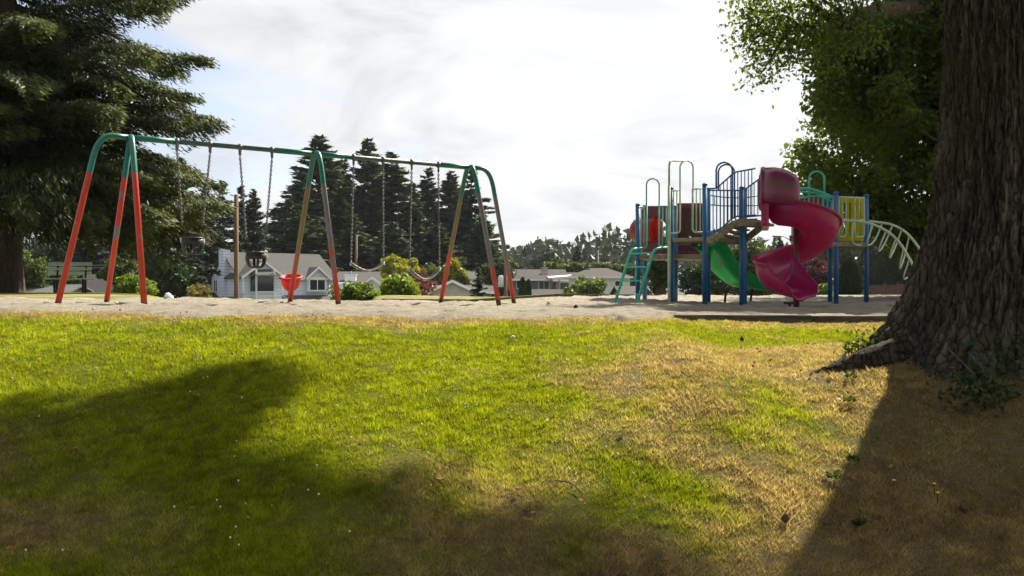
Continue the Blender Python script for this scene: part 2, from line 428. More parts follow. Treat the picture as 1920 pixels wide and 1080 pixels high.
def legpaint(name, zsplit, wear, olive):
    """swing frame paint: green above the joint, red below, worn down to the metal in places"""
    m, nt, out = newmat(name)
    b = N(nt, 'ShaderNodeBsdfPrincipled'); b.inputs['Roughness'].default_value = .36
    geo = N(nt, 'ShaderNodeNewGeometry'); sp = N(nt, 'ShaderNodeSeparateXYZ'); nt.links.new(geo.outputs['Position'], sp.inputs[0])
    gt = N(nt, 'ShaderNodeMath', operation='GREATER_THAN'); gt.inputs[1].default_value = zsplit; nt.links.new(sp.outputs[2], gt.inputs[0])
    n = noise_tex(nt, 5, mapping(nt, scale=(1, 1, .55)), 6, .7)
    g = mixc(nt, n.outputs[0], (.008, .12, .09), (.02, .20, .14))
    rd = mixc(nt, n.outputs[0], (.42, .022, .012), (.58, .045, .018))
    nw = noise_tex(nt, 3.1, mapping(nt, scale=(1, 1, .5), loc=(3, 1, 7)), 5, .65)
    hz = N(nt, 'ShaderNodeMapRange'); hz.inputs[1].default_value = .25; hz.inputs[2].default_value = 1.1; hz.inputs[3].default_value = -.22; hz.inputs[4].default_value = .1
    nt.links.new(sp.outputs[2], hz.inputs[0])
    ad = N(nt, 'ShaderNodeMath', operation='ADD'); nt.links.new(nw.outputs[0], ad.inputs[0]); nt.links.new(hz.outputs[0], ad.inputs[1])
    rw = ramp(nt, ad.outputs[0], [(.62-wear, 0.0), (.66-wear, 1.0)])
    worn = mixc(nt, n.outputs[0], (.10, .10, .11) if not olive else (.12, .09, .035), (.22, .20, .20) if not olive else (.20, .17, .08))
    rd = mixc(nt, rw.outputs[0], rd, worn)
    bt = N(nt, 'ShaderNodeMath', operation='LESS_THAN'); bt.inputs[1].default_value = .11; nt.links.new(sp.outputs[2], bt.inputs[0])
    rd = mixc(nt, bt.outputs[0], rd, (.06, .045, .04))
    c = mixc(nt, gt.outputs[0], rd, g)
    nt.links.new(c, b.inputs['Base Color']); nt.links.new(b.outputs[0], out.inputs[0])
legpaint('leg_fresh', 1.90, -.005, False); legpaint('leg_worn', 1.93, .20, False); legpaint('leg_olive', 1.93, .20, True)

# spiral slide: sun-faded magenta plastic, grubby on the hood
def slidemat(name, c, tc_, grime, tr):
    m, nt, out = newmat(name)
    b = N(nt, 'ShaderNodeBsdfPrincipled'); b.inputs['Roughness'].default_value = .3; b.inputs['Coat Weight'].default_value = .3
    n = noise_tex(nt, 2.0, mapping(nt, scale=(1, 1, 1.6)), 5, .6)
    r = ramp(nt, n.outputs[0], [(.48, 0.0), (.66, grime)])
    n3 = noise_tex(nt, 9, mapping(nt, scale=(.5, .5, 6)), 4, .7); r3 = ramp(nt, n3.outputs[0], [(.45, 0.0), (.8, grime*.7)])
    c1 = mixc(nt, r.outputs[0], c, (.075, .065, .02)); c1 = mixc(nt, r3.outputs[0], c1, (.06, .03, .035))
    t = N(nt, 'ShaderNodeBsdfTranslucent'); t.inputs[0].default_value = (*tc_, 1)
    rr = ramp(nt, n.outputs[0], [(.4, .25), (.7, .55)]); nt.links.new(rr.outputs[0], b.inputs['Roughness'])
    mx = N(nt, 'ShaderNodeMixShader'); mx.inputs[0].default_value = tr
    nt.links.new(c1, b.inputs['Base Color']); nt.links.new(b.outputs[0], mx.inputs[1]); nt.links.new(t.outputs[0], mx.inputs[2]); nt.links.new(mx.outputs[0], out.inputs[0])
slidemat('slide_purple', (.46, .014, .17), (.95, .02, .12), .30, .34)
slidemat('slide_hood', (.27, .024, .12), (.4, .02, .06), .95, .06)

# bark of the big tree
m, nt, out = newmat('bark_big')
b = N(nt, 'ShaderNodeBsdfPrincipled'); b.inputs['Roughness'].default_value = .95; b.inputs['Specular IOR Level'].default_value = .2
v = mapping(nt, 'Object', (1, 1, .28)); v2_ = mapping(nt, 'Object', (1, 1, .13)); n1 = noise_tex(nt, 7, v, 8, .7, .6); n2 = noise_tex(nt, 1.1, mapping(nt), 5, .6); n3 = noise_tex(nt, 38, v, 5, .7)
tt = N(nt, 'ShaderNodeAttribute', attribute_name='tint')
c = mixc(nt, tt.outputs['Fac'], (.028, .021, .016), (.17, .135, .10))
r1 = ramp(nt, n1.outputs[0], [(.3, .55), (.7, 1.45)]); c = mixc(nt, 1.0, c, r1.outputs[0], 'MULTIPLY')
nw_ = noise_tex(nt, 4, v, 4, .6); wv_ = mixc(nt, .10, v2_, nw_.outputs['Color'])
vo = N(nt, 'ShaderNodeTexVoronoi', feature='DISTANCE_TO_EDGE'); vo.inputs['Scale'].default_value = 21; nt.links.new(wv_, vo.inputs['Vector'])
rv_ = ramp(nt, vo.outputs[0], [(0, .42), (.09, .9), (.3, 1.08)]); c = mixc(nt, 1.0, c, rv_.outputs[0], 'MULTIPLY')
rm = ramp(nt, n2.outputs[0], [(.50, 0.0), (.68, .75)]); c = mixc(nt, rm.outputs[0], c, (.075, .075, .03))
r3 = ramp(nt, n3.outputs[0], [(.62, 0.0), (.78, .5)]); c = mixc(nt, r3.outputs[0], c, (.22, .20, .17))
bp = N(nt, 'ShaderNodeBump'); bp.inputs['Strength'].default_value = 1.0; bp.inputs['Distance'].default_value = .03
na_ = N(nt, 'ShaderNodeMath', operation='ADD'); nt.links.new(n1.outputs[0], na_.inputs[0]); nt.links.new(n3.outputs[0], na_.inputs[1])
nb_ = N(nt, 'ShaderNodeMath', operation='ADD'); nt.links.new(na_.outputs[0], nb_.inputs[0]); nt.links.new(rv_.outputs[0], nb_.inputs[1])
nt.links.new(nb_.outputs[0], bp.inputs['Height']); nt.links.new(bp.outputs[0], b.inputs['Normal'])
nt.links.new(c, b.inputs['Base Color']); nt.links.new(b.outputs[0], out.inputs[0])

# lawn: blades carry their own colour, the soil below carries the thatch colour
m, nt, out = newmat('grass_blades')
a_ = N(nt, 'ShaderNodeAttribute', attribute_name='lawn')
b = N(nt, 'ShaderNodeBsdfPrincipled'); b.inputs['Roughness'].default_value = .5; b.inputs['Specular IOR Level'].default_value = .25
t = N(nt, 'ShaderNodeBsdfTranslucent'); tc = mixc(nt, 1.0, a_.outputs['Color'], (1.65, 1.6, .95), 'MULTIPLY'); nt.links.new(tc, t.inputs[0])
mx = N(nt, 'ShaderNodeMixShader'); mx.inputs[0].default_value = .5
nt.links.new(a_.outputs['Color'], b.inputs['Base Color']); nt.links.new(b.outputs[0], mx.inputs[1]); nt.links.new(t.outputs[0], mx.inputs[2]); nt.links.new(mx.outputs[0], out.inputs[0])
m, nt, out = newmat('lawn_soil')
a_ = N(nt, 'ShaderNodeAttribute', attribute_name='lawn')
b = N(nt, 'ShaderNodeBsdfPrincipled'); b.inputs['Roughness'].default_value = .95; b.inputs['Specular IOR Level'].default_value = .1
n = noise_tex(nt, 60, mapping(nt), 6, .75); r = ramp(nt, n.outputs[0], [(.3, .45), (.7, 1.5)]); c = mixc(nt, 1.0, a_.outputs['Color'], r.outputs[0], 'MULTIPLY')
bp = N(nt, 'ShaderNodeBump'); bp.inputs['Strength'].default_value = .8; bp.inputs['Distance'].default_value = .02
nt.links.new(n.outputs[0], bp.inputs['Height']); nt.links.new(bp.outputs[0], b.inputs['Normal']); nt.links.new(c, b.inputs['Base Color']); nt.links.new(b.outputs[0], out.inputs[0])
m, nt, out = newmat('sand')
b = N(nt, 'ShaderNodeBsdfPrincipled'); b.inputs['Roughness'].default_value = .95; b.inputs['Specular IOR Level'].default_value = .1
n1 = noise_tex(nt, .5, mapping(nt), 5, .6); n2 = noise_tex(nt, 4.5, mapping(nt), 6, .75); n3 = noise_tex(nt, 55, mapping(nt), 4, .8)
c = mixc(nt, n1.outputs[0], (.42, .36, .27), (.66, .59, .46)); r = ramp(nt, n2.outputs[0], [(.30, .38), (.46, .85), (.75, 1.15)]); c = mixc(nt, 1.0, c, r.outputs[0], 'MULTIPLY')
r = ramp(nt, n3.outputs[0], [(.3, .75), (.7, 1.2)]); c = mixc(nt, 1.0, c, r.outputs[0], 'MULTIPLY')
bp = N(nt, 'ShaderNodeBump'); bp.inputs['Strength'].default_value = 1.0; bp.inputs['Distance'].default_value = .06
ad = N(nt, 'ShaderNodeMath', operation='ADD'); nt.links.new(n2.outputs[0], ad.inputs[0]); nt.links.new(n3.outputs[0], ad.inputs[1])
nt.links.new(ad.outputs[0], bp.inputs['Height']); nt.links.new(bp.outputs[0], b.inputs['Normal']); nt.links.new(c, b.inputs['Base Color']); nt.links.new(b.outputs[0], out.inputs[0])

# ================================================================== ground, sand, lawn
def brownness(x, y):
    x = np.asarray(x, float); y = np.asarray(y, float)
    w = fbm(x*.9, y*.9, 0, 11, 3)-.5; w2 = fbm(x*3.1, y*3.1, 0, 23, 4)-.5
    ed = 1.15-.50*np.clip(7.3-y, 0, 3.6)
    b = sst(-1.2, 2.0, x-ed+w*1.6)*.92+.10*sst(5.6, 4.6, y+w)
    b = b*(1-.9*sst(7.35, 8.1, y+w*.8)*sst(.4, 1.6, x)*(1-sst(9.3, 9.9, y)))     # the green strip behind the mound
    b = np.maximum(b, .8*np.exp(-((x+2.3)**2/.5+(y-4.25)**2/.16)))
    b = np.maximum(b, .6*np.exp(-((x+3.2)**2/.35+(y-5.1)**2/.25)))             # worn patch near left
    b = np.maximum(b, .95*sst(-.75, .1, y-lipY(x)+w*1.5+.12))                     # dry rim next to the sand
    st = fbm((x+y*.8)*3.2, (y-x*.8)*.55, 0, 31, 3)-.5                             # mower streaks
    b = b + w2*.75 - .02*(1-sst(-1, 1, x-ed)) + st*1.1*sst(-1, 1, x-ed+.5) + .02 + .10*sst(-1, 1, x)
    b = b - .45*np.exp(-((x-1.55)**2/.25+(y-5.1)**2/.5)) - .5*np.exp(-((x-.75)**2/.5+(y-4.35)**2/.18))
    return np.clip(b, 0, 1)
def lawn_col(x, y, rng=None, soil=False):
    b = brownness(x, y)[:, None]
    lu = fbm(x*1.7, y*1.7, 0, 41, 4)[:, None]
    g1, g2 = np.array([.088, .125, .005]), np.array([.295, .320, .009])
    d1, d2 = np.array([.16, .115, .045]), np.array([.43, .335, .17])
    if rng is not None:
        q = rng.random((len(x), 1)); b = (b+(rng.random((len(x), 1))-.5)*.62 > .5)*1.0*.85+b*.15
    else: q = fbm(x*23, y*23, 0, 5, 3)[:, None]
    g = g1+(g2-g1)*np.clip(.15+lu*.6+q*.45-.1, 0, 1); d = d1+(d2-d1)*np.clip(q*.8+lu*.3, 0, 1)
    c = g*(1-b)+d*b
    return c*(.55 if soil else 1)
def grid(xs, ys):
    X, Y = np.meshgrid(xs, ys); nx, ny = len(xs), len(ys)
    i = np.arange(nx*ny).reshape(ny, nx)
    Fc = np.stack([i[:-1, :-1], i[:-1, 1:], i[1:, 1:], i[1:, :-1]], -1).reshape(-1, 4)
    return X.ravel(), Y.ravel(), Fc
def dens(a, b, fa, fb, far):
    mid = np.arange(a, b, .06); lo = a-np.cumsum(.08*1.12**np.arange(60)); lo = lo[lo > fa]
    hi = b+np.cumsum(.08*1.09**np.arange(120)); hi = hi[hi < fb]
    return np.unique(np.concatenate([[fa], lo, mid, hi, [fb]]))
gx = dens(-8.5, 8.5, -900, 900, 0); gy = dens(2.5, 12, -60, 1500, 0)
X, Y, Fc = grid(gx, gy)
Z = T(X, Y) + .03*(fbm(X*3, Y*3, 0, 3, 3)-.5)*(np.abs(Y) < 14)
near = sst(30, 60, Y)
col = lawn_col(X, Y, None, True)
fg = (np.array([.10, .115, .035])+np.array([.26, .18, .08])*np.clip(fbm(X*1.3, Y*1.3, 0, 8, 4)*1.8-.4, 0, 1)[:, None])*(.6+.8*fbm(X*7, Y*7, 0, 6, 3)[:, None])
fg = fg*(1-near[:, None])+np.array([.07, .09, .03])*near[:, None]
k_ = sst(10.5, 12, Y)[:, None]; col = col*(1-k_)+fg*k_
g = mesh_np('ground', np.stack([X, Y, Z], 1), Fc, MATS['lawn_soil'], None, True, col=col); kind(g, 'structure')

def sand_in(x, y):
    a = x/np.maximum(y, 1); nz = (fbm(x*1.3, y*1.3, 0, 77, 4)-.5)
    far = 17.6 + 1.0*sst(-.42, -.38, a) + 5.2*sst(-.18, -.14, a) + 4.0*sst(.06, .14, a)
    nearY = lipY(x)+.08+(nz*1.1)*(1-.9*sst(1.3, 1.9, x))
    return np.minimum(y-nearY, far+nz*2.2*(1-.8*sst(-.16, -.13, a))-y)
X, Y, Fc = grid(np.arange(-24, 19, .11), np.arange(7.6, 29.5, .11))
s = sand_in(X, Y)
Z = T(X, Y) + .035*sst(-.05, .12, s) - .16*(1-sst(-.25, .02, s)) + .105*(fbm(X*2.6, Y*2.6, 0, 51, 5)-.5) + .05*(np.abs(2*fbm(X*4.5, Y*4.5, 0, 52, 3)-1)-.3) - .07*sum(np.exp(-((X-a_)**2+(Y-b_)**2)/.14) for a_, b_ in ((-4.8, 12.7), (-3.9, 13.1), (-2.35, 14.1), (-1.65, 14.5), (2.1, 17.6), (5.3, 15.0))) + .045*sst(1.3, 2.0, X)*sst(-.05, .12, s)
keep = (s[Fc] > -.4).any(1)
used = np.unique(Fc[keep]); rm_ = -np.ones(len(X), int); rm_[used] = np.arange(len(used))
g = mesh_np('sand', np.stack([X, Y, Z], 1)[used], rm_[Fc[keep]], MATS['sand'], None, True); kind(g, 'structure')

rng = np.random.default_rng(7)
n = 2150000
y = 3.3+(10.15-3.3)*rng.random(n)**1.25; x = (rng.random(n)*2-1)*(.64*y+1.9)
m_ = (y < lipY(x)+.12+(fbm(x*1.3, y*1.3, 0, 77, 4)-.5)*1.0*(1-sst(1.3, 1.9, x))-.1*sst(1.3, 1.9, x)) & ((x-3.6)**2+(y-5.95)**2 > .80)
bald = fbm(x*6, y*6, 0, 91, 3) ; m_ &= (rng.random(n) > .55*sst(.55, .72, bald))
x, y = x[m_], y[m_]; n = len(x); z = T(x, y)
b_ = brownness(x, y)
tf = np.clip((fbm(x*11, y*11, 0, 61, 3)-.5)*3.2, -1, 1); tf2 = np.clip((fbm(x*26, y*26, 0, 62, 2)-.5)*3, -1, 1)
L = (.012+.014*rng.random(n)**2*1.6)*(1+.42*tf+.3*tf2)*(1-.2*b_)
W = .00108*y*(.6+.8*rng.random(n))
an = rng.random(n)*2*np.pi; ln = .35+.75*rng.random(n)+.4*b_
la = rng.random(n)*2*np.pi
bx, by = np.cos(an)*W*.5, np.sin(an)*W*.5
V = np.empty((n, 3, 3)); V[:, 0] = np.stack([x-bx, y-by, z-.006], 1); V[:, 1] = np.stack([x+bx, y+by, z-.006], 1)
V[:, 2] = np.stack([x+np.cos(la)*L*ln, y+np.sin(la)*L*ln, z+L], 1)
c = lawn_col(x, y, rng)*np.clip(1+.28*tf+.22*tf2+.5*(rng.random(n)-.5), .25, 1.9)[:, None]; g = mesh_np('lawn_grass', V.reshape(-1, 3), np.arange(3*n).reshape(n, 3), MATS['grass_blades'], None, False, col=np.repeat(c, 3, 0)); kind(g, 'stuff'); tag(g, 'short mown grass, green in the middle and dried brown on the right', 'grass')

# clover blossoms scattered through the green part
pbr('clover_white', (.75, .74, .62), None, .8)
n = 1500; y = 3.9+4.8*rng.random(n)**.8; x = (rng.random(n)*2-1)*.62*y
m_ = (brownness(x, y) < .45) & (x < .9) & (fbm(x*.8, y*.8, 0, 101, 2)+.8*rng.random(n) > 1.06); x, y = x[m_], y[m_]
mb = MB()
for a, b in zip(x, y):
    h = G(a, b)+.045+.02*random.random(); r_ = .004+.0025*random.random()
    mb.lathe((a, b, h), [(.001, -r_), (r_*.9, -.3*r_), (r_*.8, .5*r_), (.001, r_)], 6)
o = mb.build('clover_blossoms', 'clover_white'); kind(o, 'stuff'); tag(o, 'tiny white clover blossoms scattered in the green grass', 'clover')

# broad weeds and tufts on the lawn
def weed(px, py, Y, r, label, mat='leaf_green', nl=40, name='weed', cat='weed', yel=0):
    rg = np.random.default_rng(int(px)); X0 = (px-960)/F*Y
    P = np.clip(rg.normal(size=(nl, 3)), -1.1, 1.1)*[r*.55, r*.55, .010]+[0, 0, .04]
    t_ = thing(name, (X0, Y, G(X0, Y)), label, cat)
    leaves('leaf_rosette', P, np.stack([P[:, 0], P[:, 1], np.full(nl, .02)], 1)+1e-4, .032, .016, MATS[mat], t_, rg, up=1)
def ydep(px, py):               # depth at which the view ray meets the ground
    lo = 3.0
    for k in range(2000):
        Y = 3+k*.01
        if CZ-(py-540)/F*Y <= G((px-960)/F*Y, Y): return Y
    return 20
for px, py, r, lb in ((1562, 905, .05, 'pale green broad-leaved weed on the brown grass at the edge of the trunk shadow'), (1598, 873, .04, 'dull green weed rosette on the brown grass, just up from the pale one'),
                      (1612, 995, .035, 'small dark weed inside the trunk shadow'), (1590, 760, .06, 'dark green weed patch on the dry mound below the root'), (1595, 715, .05, 'low weed tuft on the dry grass nearest the root tip')):
    weed(px, py, ydep(px, py), r, lb, 'leaf_green' if px != 1562 else 'leaf_bush')
for px, py, lb in ((1213, 692, 'yellow dandelion on the grass beside the bare patch'), (1752, 927, 'left one of two yellow dandelions close together in the trunk shadow'), (1676, 922, 'lone yellow dandelion just inside the trunk shadow edge'), (1758, 945, 'lower right yellow dandelion of the close pair in the trunk shadow')):
    Y = ydep(px, py); X0 = (px-960)/F*Y; t_ = thing('dandelion', (X0, Y, G(X0, Y)), lb, 'dandelion')
    mb = MB(); mb.tube([(0, 0, 0), (0, 0, .05)], .002, 5); mb.build('stem', 'leaf_bush', t_, local=True)
    mb = MB(); mb.lathe((0, 0, .052), [(.001, -.003), (.010, .0), (.008, .004), (.001, .006)], 9); mb.build('flower', 'petal_yellow', t_, local=True)
def flake(px, py, s, lb, name, cat, mat, pil=.3):
    Y = ydep(px, py); X0 = (px-960)/F*Y; z0 = G(X0, Y)+.04; mb = MB(); rg = random.Random(px)
    a0 = rg.random()*6; rows = [[(X0+s*u*math.cos(a0)-s*.6*w*(1-u*u)*math.sin(a0), Y+s*u*math.sin(a0)+s*.6*w*(1-u*u)*math.cos(a0), z0+s*pil*(u*u+w*w)) for w in (-1, -.3, .3, 1)] for u in (-1, -.6, 0, .6, .98)]
    mb.sheet(rows); o = mb.build(name, mat, solid=.002); tag(o, lb, cat)
flake(962, 642, .035, 'pale leaf lying on the green grass near the sand', 'fallen_leaf', 'leaf', 'paper')
for px, py, lb in ((973, 934, 'curled brown fallen leaf on the lit grass in the middle of the lawn'), (988, 992, 'brown fallen leaf at the edge of the dark shade'), (826, 915, 'reddish fallen leaf in the shade left of the lawn centre'), (1171, 817, 'small fallen leaf at the foot of the dry streak'), (140, 857, 'orange fallen leaf in the shaded grass on the left'), (1250, 1070, 'orange leaf at the bottom edge of the lawn')):
    flake(px, py, .028, lb, 'fallen_leaf', 'leaf', 'dry_leaf')
for px, py, s, lb in ((1472, 987, .035, 'dark lump of bark on the grass near the trunk shadow'), (1807, 966, .04, 'dark pine cone lying in the trunk shadow'), (1391, 642, .04, 'dark cone on the green strip behind the mound')):
    Y = ydep(px, py); X0 = (px-960)/F*Y; mb = MB(); rg = np.random.default_rng(px)
    s *= .6; mb.lathe((X0, Y, G(X0, Y)+.035), [(.001, -s), (s*.8, -s*.5), (s*.95, .1*s), (s*.5, s*.7), (.001, s)], 9)
    mb.v = [(a+q[0], b+q[1], c_+q[2]) for (a, b, c_), q in zip(mb.v, rg.normal(size=(len(mb.v), 3))*s*.15)]
    o = mb.build('pine_cone', 'cone_brown'); tag(o, lb, 'cone')
Y1, Y2 = ydep(1042, 915), ydep(1092, 940)
mb = MB(); p1, p2 = at(1040, 915, Y1), at(1094, 942, Y2); mb.tube(crom([p1+Vector((0, 0, .04)), p1.lerp(p2, .35)+Vector((.02, .03, .05)), p1.lerp(p2, .7)+Vector((.01, .03, .05)), p2+Vector((0, 0, .04))], 5), [.004]*15+[.002], 6)
tag(mb.build('twig', 'twig_wood'), 'thin bent twig lying on the lit grass', 'twig')

rg = np.random.default_rng(99); n = 420; y = 3.8+5.2*rg.random(n); x = (rg.random(n)*2-1)*.62*y; k_ = ((x-3.6)**2+(y-5.9)**2 > 1.3); x, y = x[k_], y[k_]; n = len(x)
P = np.stack([x, y, T(x, y)+.032], 1); D = rdir(rg, n)*[1, 1, .25]
o = leaves('lawn_litter', P, D, .018+.03*rg.random(n)**3, .012+.012*rg.random(n), MATS['dry_leaf'], None, rg, up=.2); kind(o, 'stuff'); tag(o, 'small brown leaf scraps and bark bits strewn through the grass', 'leaf litter')
# ================================================================== shade map of the crowns
PA = [(-3000, 800), (0, 772), (140, 757), (300, 722), (420, 690), (560, 664), (606, 680), (565, 735), (525, 790), (600, 830), (565, 880), (640, 885), (760, 878), (900, 935), (1050, 1000), (1250, 1050), (1400, 1085), (1400, 9000), (-9000, 9000)]
PB = [(1810, 690), (1800, 760), (1750, 880), (1710, 960), (1650, 1080), (1560, 3000), (1400, 9000), (9000, 9000), (9000, 690)]
def inpoly(px, py, P):
    r = np.zeros(len(px), bool); n = len(P)
    for i in range(n):
        x1, y1 = P[i]; x2, y2 = P[(i+1) % n]
        if y1 == y2: continue
        c = ((y1 > py) != (y2 > py)) & (px < (x2-x1)*(py-y1)/(y2-y1)+x1); r ^= c
    return r
def shadow_hit(P):              # where the sun drops a point on the lawn
    x, y, z = P[:, 0].copy(), P[:, 1].copy(), P[:, 2]
    gz = np.full(len(P), -.6)
    for _ in range(4):
        t = (z-gz)/SD[2]; x = P[:, 0]-SD[0]*t; y = P[:, 1]-SD[1]*t; gz = T(x, y)
    return x, y, gz
def is_shade(x, y):
    z = T(x, y); yy = np.maximum(y, .25)
    px = 960+x/yy*F; py = 540-(z-CZ)/yy*F
    return inpoly(px, py, PA) | inpoly(px, py, PB) | (y < 3.3) | ((py > 690) & ((px > 2100) | (px < -250)))
def lit_ok(P, r=.3, top=655):   # True where a clump does not darken the sunlit part of the lawn
    ok = np.ones(len(P), bool)
    for dx, dy in ((0, 0), (r, 0), (-r, 0), (0, r), (0, -r)):
        x, y, z = shadow_hit(P+np.array([dx, dy, 0]))
        yy = np.maximum(y, .25); py = 540-(z-CZ)/yy*F; px = 960+x/yy*F
        ok &= is_shade(x, y) | (py < top) | (px < -300) | (px > 2200)
    return ok

# ================================================================== the big trunk in front
TX, TY = 3.6, 5.95
rng = np.random.default_rng(12)
root = thing('large_tree', (TX, TY, G(TX, TY)), 'huge furrowed trunk with a flared root filling the right edge, its crown shading the lawn', 'tree')
nt_, nz_ = 620, 520
th = np.linspace(-np.pi, np.pi, nt_+1)[:-1]; zz = np.concatenate([np.linspace(-.75, 2.7, nz_), np.linspace(2.72, 8.6, 60)])
TH, ZZ = np.meshgrid(th, zz)
left = np.interp(ZZ, [-.75, -.35, -.235, -.1, .08, .3, .52, .82, 1.19, 2.3, 8.6], [1.7, 1.42, 1.28, 1.11, .94, .80, .71, .61, .555, .51, .42])
front = np.interp(ZZ, [-.75, -.35, -.2, 0, .3, .5, .8, 1.2, 2.3, 8.6], [1.25, .98, .88, .80, .71, .66, .60, .55, .50, .40])
def lobe(t0, w): d = np.angle(np.exp(1j*(TH-R(t0)))); return np.exp(-(d/R(w))**2)
lb = np.clip(lobe(183, 26)+.55*lobe(-140, 14)+.45*lobe(-98, 13)+.7*lobe(-48, 18)+.8*lobe(20, 24)+.8*lobe(100, 25)+.3*lobe(145, 12), 0, 1)
rr = front+(left-front)*lb
fl = sst(1.3, -.1, ZZ)
rr += fl*.05*(lobe(-120, 8)+lobe(-75, 7)-lobe(-110, 6)-lobe(-160, 8))
cx, cy = np.cos(TH), np.sin(TH)
wx = (fbm(cx*1.5, cy*1.5, ZZ*1.2, 5, 3)-.5)*.9
u = np.angle(np.exp(1j*TH))*1.0
a1 = np.abs(2*fbm(cx*13+wx*2, cy*13+wx*2, ZZ*.9+wx, 9, 3)-1)
a2 = np.abs(2*fbm(cx*30+wx*3, cy*30+wx*3, ZZ*3.4, 19, 3)-1)
a3 = fbm(cx*42, cy*42, ZZ*16, 29, 4); a4 = fbm(cx*9, cy*9, ZZ*7, 33, 3)
ridge = np.clip(a1*2.6, 0, 1)**.8*.5+np.clip(a2*2.4, 0, 1)**.8*.5
disp = (ridge-.5)*.055+(a3-.5)*.075+(a4-.5)*.03
rr = rr+disp
V = np.stack([rr*cx+(.0)*ZZ, rr*cy, ZZ-G(TX, TY)], -1).reshape(-1, 3)
ny_, nx_ = ZZ.shape; i = np.arange(nx_*ny_).reshape(ny_, nx_); j = np.roll(i, -1, 1)
Fc = np.stack([i[:-1], j[:-1], j[1:], i[1:]], -1).reshape(-1, 4)
mesh_np('trunk', V, Fc, MATS['bark_big'], root, True, tint=np.clip(ridge*.75+(a3-.5)*.9+.1, 0, 1).ravel())
# surface root creeping away to the left
pts = [(2.95, 5.80, .0), (2.62, 5.74, -.10), (2.34, 5.72, -.20), (2.20, 5.73, -.245), (2.06, 5.72, -.27), (1.96, 5.70, -.30)]
pts = [(a, b, G(a, b)+d) for (a, b, _), d in zip(pts, (.10, .05, .02, .006, -.002, -.02))]
cp = crom(pts, 9); mb = MB(); mb.tube(cp, [.13*(1-q/(len(cp)-1))**1.3+.012 for q in range(len(cp))], 24)
rg = np.random.default_rng(3); vv = np.array(mb.v); vv += (fbm(vv[:, 0]*9, vv[:, 1]*30, vv[:, 2]*40, 3, 3)[:, None]-.5)*.09
mb.v = [tuple(p) for p in vv]; mb.v=[(x_,y_,z_) for x_,y_,z_ in mb.v]; ro = mb.build('root', 'bark_big', root)
a_ = ro.data.attributes.new('tint', 'FLOAT', 'POINT'); a_.data.foreach_set('value', (.0+.55*fbm(vv[:, 0]*20, vv[:, 1]*50, vv[:, 2]*60, 4, 3)).astype(np.float32))
# crown overhead: clumps along the sun ray above the shaded lawn, plus the far side of the crown
n = 14000
gxp = rng.random(n)*17-8; gyp = np.where(rng.random(n) < .7, 2.8+5.0*rng.random(n), -3.5+7*rng.random(n)); hh = 5.4+7.0*rng.random(n)
s_ = is_shade(gxp, gyp); gxp, gyp, hh = gxp[s_], gyp[s_], hh[s_]
P = np.stack([gxp+SD[0]/SD[2]*hh, gyp+SD[1]/SD[2]*hh, T(gxp, gyp)+hh], 1)
Q = ellip(rng, 500, (TX, TY, 8.5), (6.5, 6.5, 4.0), .3)
P = np.concatenate([P, Q])
d = np.hypot(P[:, 0]-TX, P[:, 1]-TY)
hx1, hy1, _q = shadow_hit(P)
ok = (d < 10.2) & (fbm(hx1*1.7, hy1*1.7, 0, 202, 3) > .37) & ((P[:, 2]-.9-CZ)/np.maximum(P[:, 1]+.6, .1) > .36) & (P[:, 2] > 4.4) & (d+(P[:, 2]-7)*.55 < 10.5) & lit_ok(P, .46)
P = P[ok]; rng.shuffle(P)
P = P[:1500]
leafC = P-np.array([TX, TY, G(TX, TY)])
zt = 8.6-G(TX, TY)
broadleaf(root, rng, leafC, 240, .50, .14, .09, MATS['leaf_oak'], 'bark_far', ([(0, 0, zt-.3), (.1, .1, zt+2), (.3, .2, zt+4)], [.46, .3, .08]), lambda c: (0, 0, min(max(4.6, c[2]*.62), zt+1.5)), tr=.42, limb_every=3)
# the crown mesh's helper stem is the upper trunk; the broadleaf() trunk holds the limbs
for ch in root.children:
    if ch.name.startswith('trunk') and len(ch.data.vertices) < 200000: ch.name = 'limbs'

# ================================================================== swings
BL, BR = Vector((-5.46, 12.2, 2.45)), Vector((-.75, 15.0, 2.42))
bd = (BR-BL).normalized(); pd = Vector((.51, -.86, 0)).normalized()
def bar_t(px):
    k = (px-960)/F; return (k*12.2+5.46)/(4.71-2.8*k)
def bar_p(px): return BL.lerp(BR, bar_t(px))
t_ = thing('swing_frame', (BL.x, BL.y, G(BL.x, BL.y)), 'long swing set frame of green and red pipe standing in the sand', 'swing set')
mb = MB(); mb.tube([BL, BR], .036, 14); mb.build('top_rail', 'bar_green', t_)
for p, s in ((BL, 1), (BL.lerp(BR, .49), 1), (BL.lerp(BR, .49), -1), (BR, -1)):
    mb = MB(); mb.tube([p-bd*s*.05, p+bd*s*.62], .043, 14); mb.build('coupling_sleeve', 'paint_green', t_)
def foot(px, Y): X0 = (px-960)/F*Y; return Vector((X0, Y, G(X0, Y)-.12))
def leg(top, ft, bend, mat, r=.040):
    dz = Vector((0, 0, 0)); mb = MB()
    hd = (ft-top); hd.z = 0; hd.normalize()
    pts = [top, top+hd*bend, ft] if bend else [top-Vector((0, 0, .03)), ft]
    mb.tube(rnd_path(pts, .34, 10) if bend else pts, r, 14); mb.build('leg', mat, t_)
M_ = BL.lerp(BR, .4926)
leg(BL, foot(272, 11.2), .16, 'leg_fresh'); leg(BL, foot(197, 13.25), 0, 'leg_fresh'); leg(BL, foot(103, 11.55), .42, 'leg_fresh')
leg(M_, foot(637, 12.75), .20, 'leg_worn'); leg(M_, foot(541, 14.6), .06, 'leg_olive')
leg(BR, foot(939, 14.0), .16, 'leg_worn'); leg(BR, foot(823, 16.0), .10, 'leg_olive'); leg(BR, foot(967, 15.5), .42, 'leg_worn')

